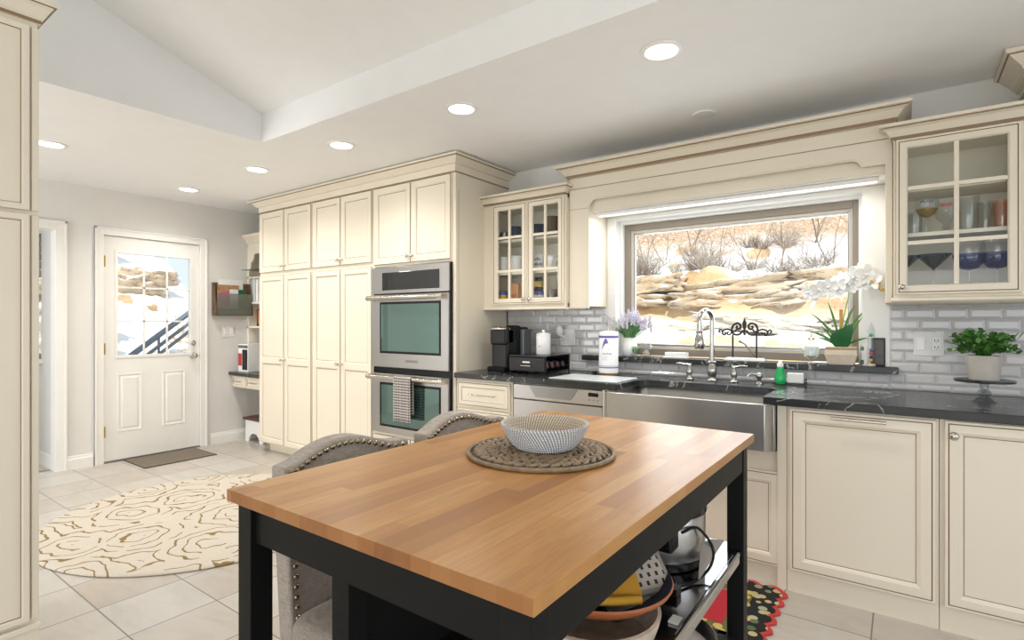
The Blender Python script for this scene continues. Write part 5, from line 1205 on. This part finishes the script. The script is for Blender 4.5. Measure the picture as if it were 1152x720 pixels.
# galileo style thermometer and dark framed photo
gt = thing('galileo_thermometer', (-.140, 3.470, LZ), 'tall clear glass liquid thermometer with coloured floats, right of the orchid', 'thermometer')
mb = MB(); mb.lathe([(.022, 0), (.022, .008), (.016, .012)], 20); mb.build('base', 'woodpot', gt, world=False, smooth=40)
mb = MB(); mb.lathe([(.016, .010), (.0175, .014), (.0175, .19), (.013, .205), (.006, .215), (.005, .23), (.001, .232)], 22, cap=False); mb.build('glass_tube', 'glassware', gt, world=False, smooth=50)
for z, m_ in ((.030, 'yellow'), (.048, 'blue'), (.066, 'red'), (.084, 'purple'), (.165, 'green')):
    mb = MB(); mb.ball((0, 0, z), (.0095, .0095, .009), 10, 8); f_ = mb.build('float', m_, gt, world=False, smooth=True)
mb = MB(); mb.box(-.095, -.070, 3.488, 3.494, LZ, LZ+.15); mb.box(-.195, -.165, 3.51, 3.516, LZ, LZ+.15) if False else None
fm = thing('photo_frame', (-.10, 3.487, LZ), 'small dark photo frame behind the glass thermometer', 'picture frame')
MB().box(-.142, -.078, 3.487, 3.4938, LZ, LZ+.150).build('frame', 'iron', fm, bevel=.003); MB().box(-.134, -.086, 3.4855, 3.4875, LZ+.010, LZ+.140).build('photo', 'darkphoto', fm)
mb = MB(); mb.lathe([(.010, 0), (.012, .01), (.012, .10), (.005, .115), (.005, .145)], 14, 0); mb.lathe([(.0125, .03), (.0125, .08)], 14, 1, cap=False)
o = mb.build('tall_bottle', ['leaf_d', 'whitep'], smooth=40); o.location = (-.178, 3.505, LZ); tag(o, 'slim dark green bottle between the orchid and the thermometer', 'bottle')

# ================================================================= FAUCET SET
fc = thing('bridge_faucet', (-.93, 3.335, CT), 'tall polished gooseneck faucet with pull-down spray at the sink', 'faucet')
V_ = [(.030, 0), (.031, .006), (.022, .012), (.019, .020), (.024, .035), (.029, .055), (.028, .075), (.020, .095), (.019, .105), (.024, .110), (.024, .116), (.016, .122)]
mb = MB(); mb.lathe(V_, 24); mb.build('body', 'chrome', fc, world=False, smooth=50)
mb = MB(); R_ = .058; neck = [(0, 0, .115), (0, 0, .22), (0, 0, .360)]
neck += [(-.35*(R_-R_*math.cos(a_)), -.937*(R_-R_*math.cos(a_)), .365+R_*math.sin(a_)) for a_ in [PI*k/16 for k in range(1, 16)]]
ex, ey = -.35*2*R_, -.937*2*R_; neck += [(ex, ey, .35), (ex, ey, .300)]
mb.tube(neck, .0145, 14); mb.build('gooseneck', 'chrome', fc, world=False, smooth=50)
mb = MB(); mb.lathe([(.012, .305), (.022, .302), (.022, .296), (.018, .285), (.026, .262), (.030, .232), (.029, .205), (.024, .196), (.001, .196)], 20, tf=Matrix.Translation((ex, ey, 0))); hd = mb.build('spray_head', 'chrome', fc, world=False, smooth=50)
mb = MB(); mb.ball((ex, ey-.027, .25), (.007, .006, .018), 8, 6); mb.build('spray_button', 'steel_dark', hd, world=False, smooth=True)
def lever(x, y, ang, label):
    t = thing('faucet_handle', (x, y, CT), label, 'faucet handle')
    mb = MB(); mb.lathe([(.024, 0), (.025, .005), (.016, .011), (.013, .020), (.018, .038), (.019, .055), (.012, .075), (.011, .082), (.016, .086), (.015, .094), (.001, .097)], 20); mb.build('base', 'chrome', t, world=False, smooth=50)
    mb = MB(); c_, s_ = math.cos(ang), math.sin(ang); mb.tube([(-.012*c_, -.012*s_, .092), (.02*c_, .02*s_, .093), (.06*c_, .06*s_, .098), (.078*c_, .078*s_, .097)], [.006, .007, .0075, .004], 10); mb.build('lever', 'chrome', t, world=False, smooth=50)
lever(-1.068, 3.345, PI+.25, 'left polished lever handle of the sink faucet'); lever(-.806, 3.340, -.2, 'right polished lever handle of the sink faucet')
sd = thing('counter_soap_pump', (-.668, 3.335, CT), 'short polished soap pump right of the faucet handles', 'soap pump')
mb = MB(); mb.lathe([(.022, 0), (.022, .005), (.012, .010), (.011, .030), (.017, .036), (.018, .052), (.012, .062), (.001, .066)], 20); mb.build('body', 'chrome', sd, world=False, smooth=50)
mb = MB(); mb.tube(curve_pts([(0, 0, .046), (-.03, -.015, .056), (-.05, -.025, .050), (-.056, -.028, .036)], 6), .005, 8); mb.build('spout', 'chrome', sd, world=False, smooth=50)
gb = thing('dish_soap_bottle', (-.565, 3.375, CT), 'green dish soap bottle with white cap right of the sink', 'bottle')
mb = MB(); mb.lathe([(.022, 0), (.026, .006), (.029, .030), (.025, .056), (.018, .076), (.019, .090), (.016, .100)], 24); mb.build('bottle', 'green', gb, world=False, smooth=50)
mb = MB(); mb.lathe([(.016, .100), (.017, .116), (.011, .122), (.009, .134), (.001, .136)], 20); mb.build('cap', 'whitep', gb, world=False, smooth=50)
sc_ = thing('sponge_caddy', (-.49, 3.40, CT), 'small wire caddy with a white cloth beside the green soap bottle', 'caddy')
mb = MB(); mb.tube([(-.60, 3.345, CT+.006), (-.44, 3.345, CT+.006), (-.44, 3.43, CT+.006), (-.60, 3.43, CT+.006)], .003, 6, 0, True); mb.tube([(-.44, 3.36, CT+.006), (-.44, 3.36, CT+.035), (-.44, 3.42, CT+.035), (-.44, 3.42, CT+.006)], .003, 6); mb.build('wire_tray', 'iron', sc_)
mb = MB(); mb.box(-.535, -.448, 3.385, 3.41, CT+.010, CT+.068); tag(recenter(mb.build('sponge', 'whitep', bevel=.006)), 'white folded cloth standing in the wire caddy', 'cloth')

# ================================================================= RIGHT COUNTER
cs = thing('cake_stand', (.293, 3.20, CT), 'clear glass footed cake stand under the leafy plant', 'cake stand')
mb = MB(); mb.lathe([(.042, 0), (.044, .004), (.036, .012), (.022, .018), (.018, .026), (.026, .034), (.024, .042), (.014, .055), (.018, .078), (.022, .086)], 28, cap=False); mb.build('pedestal', 'glassfoot', cs, world=False, smooth=50)
mb = MB(); mb.lathe([(.001, .084), (.105, .086), (.108, .090), (.108, .096), (.104, .094), (.001, .091)], 40, cap=False); mb.build('plate', 'greygl', cs, world=False, smooth=50)
pp = thing('potted_plant', (.293, 3.20, CT+.0965), 'bushy green leafy plant in a pale patterned pot on the cake stand', 'plant')
mb = MB(); mb.lathe([(.052, 0), (.055, .004), (.058, .108), (.052, .108), (.050, .095), (.001, .095)], 36, cap=False); mb.build('pot', 'concrete', pp, world=False, smooth=50)
mb = MB(); mb.lathe([(.050, .096), (.001, .100)], 20, cap=False); mb.build('soil', 'soil', pp, world=False)
random.seed(11); mb = MB(); ms = MB()
for k in range(84):
    a_ = random.uniform(0, 2*PI); r_ = random.uniform(.05, .125); h = random.uniform(.02, .155)*(1-.4*r_/.12)
    tip = Vector((r_*math.cos(a_), r_*math.sin(a_)*.8, .10+h)); b0 = Vector((random.uniform(-.02, .02), random.uniform(-.02, .02), .10))
    ms.tube([b0, (b0+tip)/2+Vector((0, 0, .02)), tip], .0012, 4)
    for q in range(7):
        t = .12+.88*q/6; p = b0.lerp(tip, t)+Vector((0, 0, .02*math.sin(PI*t))); d = Vector((random.uniform(-1, 1), random.uniform(-1, 1), random.uniform(-.1, .9))).normalized()*random.uniform(.022, .036)
        leaf_blade(mb, p, p+d*.5+Vector((0, 0, .006)), p+d, .0105, 0, 4)
ms.build('stems', 'leaf', pp, world=False); mb.build('leaves', 'leafmix', pp, world=False, smooth=True)

# ================================================================= CUPBOARD CONTENTS
def mug(x, y, z, r, h, m, ang, label, mark=None, name='mug'):
    t = thing(name, (x, y, z), label, 'mug', 'mugs behind the glass doors')
    mb = MB(); mb.lathe([(r*.9, 0), (r, .004), (r, h), (r-.003, h), (r-.004, .008), (.001, .006)], 22, cap=False); mb.build('cup', m, t, world=False, smooth=50)
    c_, s_ = math.cos(ang), math.sin(ang); mb = MB(); mb.tube([((r-.003+.030*math.sin(PI*k/8))*c_, (r-.003+.030*math.sin(PI*k/8))*s_, h*.18+h*.64*k/8) for k in range(9)], .005, 8); mb.build('handle', m, t, world=False, smooth=50)
    if mark:
        mb = MB(); vc = math.atan2(-y, -x)
        for row, n_ in ((h*.62, 5), (h*.32, 6)):
            for k in range(n_): a_ = vc-.65+k*.24; band(r+.0006, row, row+h*.16*(1 if (k+n_) % 3 else .6), a_, a_+.15, mb, n=2)
        mb.build('printed_marks', mark, t, world=False)
    return t
S0, S1, S2 = 1.3875, 1.6255, 1.8655
yy = 3.31
mug(-2.472, yy, S1, .045, .125, 'white', 0, 'plain white mug, leftmost on the middle shelf')
mug(-2.350, yy, S1, .045, .125, 'white', PI*.95, 'white mug with its handle turned left on the middle shelf')
mug(-2.160, yy, S1, .049, .125, 'white', 0.3, 'white mug with dark lettering on the middle shelf', 'iron')
mug(-2.035, yy, S1, .045, .105, 'white', -.2, 'short white mug at the right end of the middle shelf')
mug(-2.475, 3.33, S2, .038, .075, 'steel_dark', PI, 'dark grey cup on the top shelf at the far left')
mug(-2.360, yy, S2, .046, .105, 'darkblue', .2, 'dark blue mug on the top shelf behind the left glass door')
mug(-2.150, yy, S2, .048, .100, 'darkblue', PI, 'dark blue mug on the top shelf behind the right glass door')
mug(-2.035, yy, S2, .044, .145, 'brown', 0, 'tall brown mug on the top shelf at the right end')
def can(x, y, z, r, h, m1, m2, label, name='can', cat='can'):
    t = thing(name, (x, y, z), label, cat)
    mb = MB(); mb.lathe([(r*.95, 0), (r, .003), (r, h-.003), (r*.95, h)], 22); mb.build('container', m1, t, world=False, smooth=40)
    mb = MB(); band(r+.0005, h*.3, h*.7, -PI, PI, mb, n=24); mb.build('label_band', m2, t, world=False)
    return t
can(-2.465, yy-.02, S0, .038, .105, 'blue', 'yellow', 'blue and yellow tin at the bottom left of the mug cabinet')
mb = MB(); mb.lathe([(.010, 0), (.012, .004), (.012, .04), (.004, .055), (.003, .10)], 12); o = mb.build('thin_bottle', 'orange', smooth=50); o.location = (-2.475, 3.38, S0+.0); o.scale = (1, 1, 1.9); tag(o, 'thin orange bottle behind the blue and yellow tin', 'bottle')
bo = thing('tea_box', (-2.345, 3.30, S0), 'orange cardboard box on the bottom shelf of the mug cabinet', 'box')
MB().box(-2.385, -2.305, 3.27, 3.33, S0, S0+.155).build('carton', 'orange', bo, bevel=.001); MB().box(-2.37, -2.32, 3.2685, 3.2698, S0+.05, S0+.08).build('printed_panel', 'terracotta', bo)
can(-2.155, yy, S0+.0, .042, .095, 'blue', 'paper', 'blue and white printed tin, lower of the stacked pair')
can(-2.155, yy, S0+.0955, .038, .100, 'black', 'yellow', 'black tin with yellow lettering stacked on the blue one')
can(-2.035, yy, S0, .038, .105, 'greyfab', 'steel_dark', 'grey tin at the bottom right of the mug cabinet')
def stem_glass(x, y, z, label, kind, m='glassware', m2=None):
    t = thing({'martini': 'martini_glass', 'wine': 'wine_glass', 'beer': 'stemmed_beer_glass', 'goblet': 'goblet'}[kind], (x, y, z), label, 'glass', 'stemware behind the glass door')
    if kind in ('martini', 'wine'): t.scale = (1.13, 1.13, 1.13)
    if kind == 'martini':
        mb = MB(); mb.lathe([(.040, 0), (.038, .003), (.006, .010), (.004, .02), (.004, .095), (.008, .10), (.001, .10)], 24, cap=False); mb.build('stem', 'glassware', t, world=False, smooth=50)
        mb = MB(); mb.lathe([(.002, .100), (.064, .165), (.062, .165), (.002, .103)], 28, cap=False); mb.build('bowl', m, t, world=False)
    elif kind == 'wine':
        mb = MB(); mb.lathe([(.036, 0), (.034, .003), (.006, .008), (.004, .02), (.004, .090), (.001, .092)], 24, cap=False); mb.build('stem', 'glassware', t, world=False, smooth=50)
        mb = MB(); mb.lathe([(.002, .090), (.028, .098), (.050, .125), (.055, .155), (.052, .158)], 28, cap=False); mb.build('blue_lower_bowl', m, t, world=False, smooth=60)
        mb = MB(); mb.lathe([(.053, .156), (.054, .175), (.048, .205), (.047, .205)], 28, cap=False); mb.build('clear_upper_bowl', 'glassware', t, world=False, smooth=60)
    elif kind == 'beer':
        mb = MB(); mb.lathe([(.034, 0), (.033, .003), (.008, .010), (.006, .03), (.006, .075), (.001, .078)], 24, cap=False); mb.build('stem', 'glassware', t, world=False, smooth=50)
        mb = MB(); mb.lathe([(.004, .076), (.030, .090), (.046, .118), (.048, .140), (.042, .175), (.040, .175)], 28, cap=False); mb.build('bowl', 'glassware', t, world=False, smooth=60)
        if m2:
            mb = MB(); mb.lathe([(.003, .079), (.029, .092), (.044, .119), (.001, .119)], 28, cap=False); mb.build('gold_base', m2, t, world=False, smooth=60)
    else:
        mb = MB(); mb.lathe([(.034, 0), (.033, .004), (.010, .012), (.016, .024), (.010, .036), (.018, .046), (.038, .070), (.043, .10), (.040, .165), (.038, .165)], 28, cap=False); mb.build('bowl', 'glassware', t, world=False, smooth=50)
    return t
G0, G1 = 1.3975, 1.6855; gy_ = 3.31
stem_glass(.00, gy_+.02, G0, 'smoky martini glass partly hidden by the left door frame, lower shelf', 'martini', 'greygl')
stem_glass(.118, gy_, G0, 'smoky martini glass left of the centre bar, lower shelf', 'martini', 'greygl')
stem_glass(.248, gy_-.02, G0, 'blue-bottomed wine glass just right of the centre bar', 'wine', 'bluegl')
stem_glass(.345, gy_-.02, G0, 'blue-bottomed wine glass at the right end of the lower shelf', 'wine', 'bluegl')
bg_ = stem_glass(.090, gy_-.01, G1, 'stemmed beer glass with gold base and blue print', 'beer', m2='amber')
mb = MB(); vc = math.atan2(-gy_, -.09)
for k in range(8): a_ = vc-.55+k*.15; z = .142+.002*((k*5) % 3); band(.0482, z, z+.010, a_, a_+.09, mb, n=2)
mb.build('blue_lettering', 'blue', bg_, world=False)
gg = stem_glass(.165, gy_-.005, G1, 'goblet with red print beside the gold based glass', 'goblet')
mb = MB(); 
for k in range(6): a_ = vc-.5+k*.17; z = .118+.004*((k*3) % 3); band(.0428, z, z+.016, a_, a_+.12, mb, n=2)
mb.build('red_lettering', 'red', gg, world=False)
def tumbler(x, y, z, r, h, m, label, handle=False):
    t = thing('beer_mug' if handle else 'glass_tumbler', (x, y, z), label, 'glass', 'tumblers behind the glass door')
    mb = MB(); mb.lathe([(r*.88, 0), (r*.9, .004), (r, h*.7), (r, h), (r-.003, h), (r*.85, .012), (.001, .010)], 26, cap=False); mb.build('glass', m, t, world=False, smooth=50)
    if handle: mb = MB(); mb.tube([(r+.034*math.sin(PI*k/8), -.01, h*.2+h*.6*k/8) for k in range(9)], .006, 8); mb.build('handle', m, t, world=False, smooth=50)
    return t
tumbler(.042, gy_+.015, G1, .036, .11, 'glassware', 'clear patterned tumbler at the left end of the stemware shelf')
tumbler(.245, gy_, G1, .043, .165, 'glassware', 'big clear beer mug with handle right of the centre bar', True)
tumbler(.365, gy_-.01, G1, .036, .125, 'rosegl', 'peach tinted tumbler at the right end of the stemware shelf')
tumbler(.312, gy_+.06, G1, .032, .14, 'glassware', 'tall clear tumbler between the beer mug and the peach glass')

# ================================================================= BACK WALL THINGS
mh = thing('mail_holder', (BACK_X+.04, 2.896, 1.32), 'dark wood and wire mesh mail holder on the wall right of the door', 'mail holder')
X_ = BACK_X
mb = MB(); mb.box(X_+.001, X_+.012, 2.705, 3.085, 1.325, 1.665); mb.box(X_+.012, X_+.10, 2.700, 2.716, 1.325, 1.40); mb.box(X_+.012, X_+.10, 3.072, 3.088, 1.325, 1.40); mb.box(X_+.012, X_+.075, 2.716, 3.072, 1.325, 1.337)
mb.prism([(X_+.012, 1.39), (X_+.10, 1.39), (X_+.04, 1.665), (X_+.012, 1.665)], 2.700, 2.716, 'y'); mb.prism([(X_+.012, 1.39), (X_+.10, 1.39), (X_+.04, 1.665), (X_+.012, 1.665)], 3.072, 3.088, 'y')
mb.build('wooden_back', 'brown', mh, bevel=.002)
mb = MB()
for k in range(36): y = 2.72+k*.01006; mb.tube([(X_+.078, y, 1.335), (X_+.105, y, 1.545)], .0030, 5)
for k in range(20): t = k/19; mb.tube([(X_+.078+.027*t, 2.716, 1.335+.21*t), (X_+.078+.027*t, 3.072, 1.335+.21*t)], .0022, 5)
mb.tube([(X_+.105, 2.712, 1.548), (X_+.105, 3.076, 1.548)], .004, 6)
mb.build('wire_mesh_pocket', 'mesh', mh)
def card(x, y0, y1, z0, z1, m, label, cat, name, t=.004): return tag(recenter(MB().box(X_+x, X_+x+t, y0, y1, z0, z1).build(name, m, bevel=.0005)), label, cat)
card(.018, 2.76, 3.02, 1.40, 1.705, 'paper', 'large white sheet of paper at the back of the mail holder', 'paper', 'paper_sheet')
card(.032, 2.745, 2.97, 1.40, 1.645, 'orangecard', 'orange and brown printed card in the mail holder', 'card', 'greeting_card')
card(.046, 2.93, 3.04, 1.40, 1.60, 'leaf_d', 'green edged envelope at the right of the mail holder', 'envelope', 'envelope')
card(.056, 2.86, 2.95, 1.40, 1.60, 'paper', 'small white card in front in the mail holder', 'card', 'note_card')
card(.064, 2.77, 2.85, 1.40, 1.575, 'pinkcard', 'pink card peeking over the mesh of the mail holder', 'card', 'note_card')
t = thing('wall_switch', (X_, 2.877, 1.162), 'white double switch plate under the mail holder', 'light switch')
MB().box(X_+.0005, X_+.007, 2.815, 2.938, 1.102, 1.222).build('cover_plate', 'whitep', t, bevel=.003)
for y in (2.846, 2.907): MB().box(X_+.007, X_+.011, y-.017, y+.017, 1.13, 1.195).build('rocker', 'white', t, bevel=.002)

# ================================================================= OUTSIDE
def hz(x, y):
    d = y-4.6
    p = Vector((x*.35, y*.35, 0)); n = noise.fractal(p, 1, 2, 5)
    base = -.3+1.05*min(1, max(0, d)/1.6)+ .62*max(0, d-1.6) if d > 0 else -.3
    base = -.1+max(0, d)*.40+.30*n
    # ledges: terrace the lower part
    st = .55; q = base/st; f = q-math.floor(q); tr_ = st*(math.floor(q)+min(1, (f*2.6)**2 if f < .38 else 1))
    w = max(0, min(1, (2.3-base)/.6)); z = base*(1-w)+tr_*w
    return z+.10*noise.fractal(Vector((x*1.7, y*1.7, 3)), 1, 2, 5)
def terrain(name, f, x0, x1, y0, y1, nx, ny):
    vs = [(x0+(x1-x0)*i/nx, y0+(y1-y0)*j/ny) for j in range(ny+1) for i in range(nx+1)]
    V = [f(a, b) for a, b in vs]; fs = [(j*(nx+1)+i, j*(nx+1)+i+1, (j+1)*(nx+1)+i+1, (j+1)*(nx+1)+i) for j in range(ny) for i in range(nx)]
    mb = MB(); mb.add(V, fs); return struct(mb.build(name, 'hill', smooth=True))
terrain('hillside', lambda x, y: (x, y, hz(x, y)), -18, 6, 4.6, 22, 240, 190)
def hx(x, y):   # slope west of the entry door
    d = -x-6.6
    n = noise.fractal(Vector((x*.5, y*.5, 7)), 1, 2, 5)
    return -.25+max(0, d)*.52+.35*n
terrain('hillside_west', lambda x, y: (x, y, hx(x, y)), -20, -7.7, -4, 4.6, 120, 90)
struct(MB().box(-7.7, BACK_X-.15, 1.62, 4.6, -.25, -.12).build('ground_west', 'grout'))
struct(MB().box(-30, 30, -30, -3.5, -.4, -.3).build('ground_south', 'lawn'))
# exterior stair rail seen through the entry door
rl = thing('stair_railing', (-7.3, 2.4, -.12), 'dark outdoor stair stringers seen through the door glass', 'railing')
mb = MB()
for dy in (0, .17, .30):
    mb.tube([(-7.5, 2.05+dy, .42), (-7.5, 3.55+dy, 1.62)], .022 if dy else .035, 6)
mb.build('stringers', 'bluegrey', rl)
mb = MB()
for k in range(3): t = k/2; mb.tube([(-7.52, 2.3+1.2*t, -.15), (-7.52, 2.3+1.2*t, .6+.98*t)], .014, 6)
mb.build('balusters', 'bluegrey', rl)
# sandstone blocks of the ledge
random.seed(21)
rock0 = []
def rock(x, y, z, sx, sy, sz, seed):
    bm = bmesh.new(); bmesh.ops.create_cube(bm, size=2); bmesh.ops.subdivide_edges(bm, edges=bm.edges, cuts=9, use_grid_fill=True)
    for v in bm.verts:
        p = v.co.copy(); l = max(abs(p.x), abs(p.y), abs(p.z)); r = p.normalized()*1.15; p = p.lerp(r, .14)
        k = 1+.30*noise.fractal(p*1.9+Vector((seed*3.1, 0, 0)), 1, 2, 4); v.co = Vector((p.x*sx*k, p.y*sy*k, p.z*sz*k))
    me = bpy.data.meshes.new('boulder'); bm.to_mesh(me); bm.free(); me.materials.append(M['rock' if z > 1.4 else 'rock_pale'])
    for q in me.polygons: q.use_smooth = True
    o = bpy.data.objects.new('sandstone_boulder', me); C.objects.link(o); o.location = (x, y, z); o.rotation_euler = (0, .08*math.sin(seed), .25*math.sin(seed*2.2)); return o
k = 0
for row, (yb_, zb, n_, sz) in enumerate(((8.75, 1.80, 11, .125), (8.6, 1.56, 10, .10), (8.0, 1.20, 8, .12), (7.6, .92, 9, .13), (7.2, .62, 8, .13))):
    x = -8.2
    for i in range(n_):
        w = random.uniform(.35, .95); x += w
        o = rock(x, yb_+random.uniform(-.12, .12), zb+random.uniform(-.05, .05), w, .5, sz*random.uniform(.8, 1.15), k+row*20)
        tag(o, 'tan weathered sandstone block of the ledge outside the window', 'boulder', 'sandstone ledge blocks'); x += w*.9; k += 1
random.seed(5)
for k in range(16):
    x = -8.4-random.uniform(0, 3.5); y = 2.2+random.uniform(-.6, 2.2)
    o = rock(x, y, hx(x, y)+.05, .30*random.uniform(.5, 1.2), .35*random.uniform(.6, 1.2), .16, k+200); tag(o, 'tan rock on the slope seen through the entry door glass', 'boulder', 'rocks outside the entry door')
# bare shrubs and saplings on the slope
def shrub_mesh(seed, h, n, spread, m):
    random.seed(seed); mb = MB()
    def br(p, d, l, r, dep):
        pts = [p]; q = p.copy()
        for s_ in range(3): d = (d+Vector((random.uniform(-.3, .3), random.uniform(-.3, .3), random.uniform(-.1, .25)))).normalized(); q = q+d*l/3; pts.append(q.copy())
        mb.tube(pts, [r, r*.8, r*.6, r*.35], 4)
        if dep:
            for _ in range(3): t = random.choice(pts[1:]); br(t, (d+Vector((random.uniform(-.8, .8), random.uniform(-.8, .8), random.uniform(-.2, .6)))).normalized(), l*.6, r*.5, dep-1)
    for _ in range(n): br(Vector((random.uniform(-.05, .05), random.uniform(-.05, .05), 0)), Vector((random.uniform(-spread, spread), random.uniform(-spread, spread), 1)).normalized(), h*random.uniform(.6, 1)/1.6, .010*h**.5, 2)
    return mb
protos = [shrub_mesh(5, .5, 26, 1.6, 0).build('bare_shrub', 'brush'), shrub_mesh(6, .42, 30, 2.0, 0).build('bare_shrub', 'bark')]
saps = [shrub_mesh(8, 1.7, 2, .35, 0).build('bare_sapling', 'bark'), shrub_mesh(9, 2.1, 3, .3, 0).build('bare_sapling', 'bark')]
random.seed(33); first = [True]*4
for k in range(84):
    x = -9.8+11.6*k/84+random.uniform(-.1, .1); y = random.choice((8.95, 9.1, 9.3, 9.6, 10.2, 11.5))+random.uniform(-.15, .2); i = k % 2
    o = protos[i] if first[i] else protos[i].copy()
    if not first[i]: C.objects.link(o)
    first[i] = False; s_ = random.uniform(.7, 1.3)
    o.location = (x, y, hz(x, y)-.03); o.scale = (s_,)*3; o.rotation_euler = (0, 0, random.uniform(0, 6)); tag(o, 'leafless twiggy shrub on the snowy slope outside the window', 'shrub', 'bare shrubs on the slope')
for k in range(26):
    x = -9+10.5*k/26; y = random.uniform(9.2, 12.0); i = k % 2
    o = saps[i] if first[2+i] else saps[i].copy()
    if not first[2+i]: C.objects.link(o)
    first[2+i] = False; s_ = random.uniform(.6, 1.0); o.location = (x, y, hz(x, y)-.03); o.scale = (s_,)*3; o.rotation_euler = (0, 0, random.uniform(0, 6))
    tag(o, 'thin bare sapling rising from the slope outside the window', 'sapling', 'bare saplings on the slope')
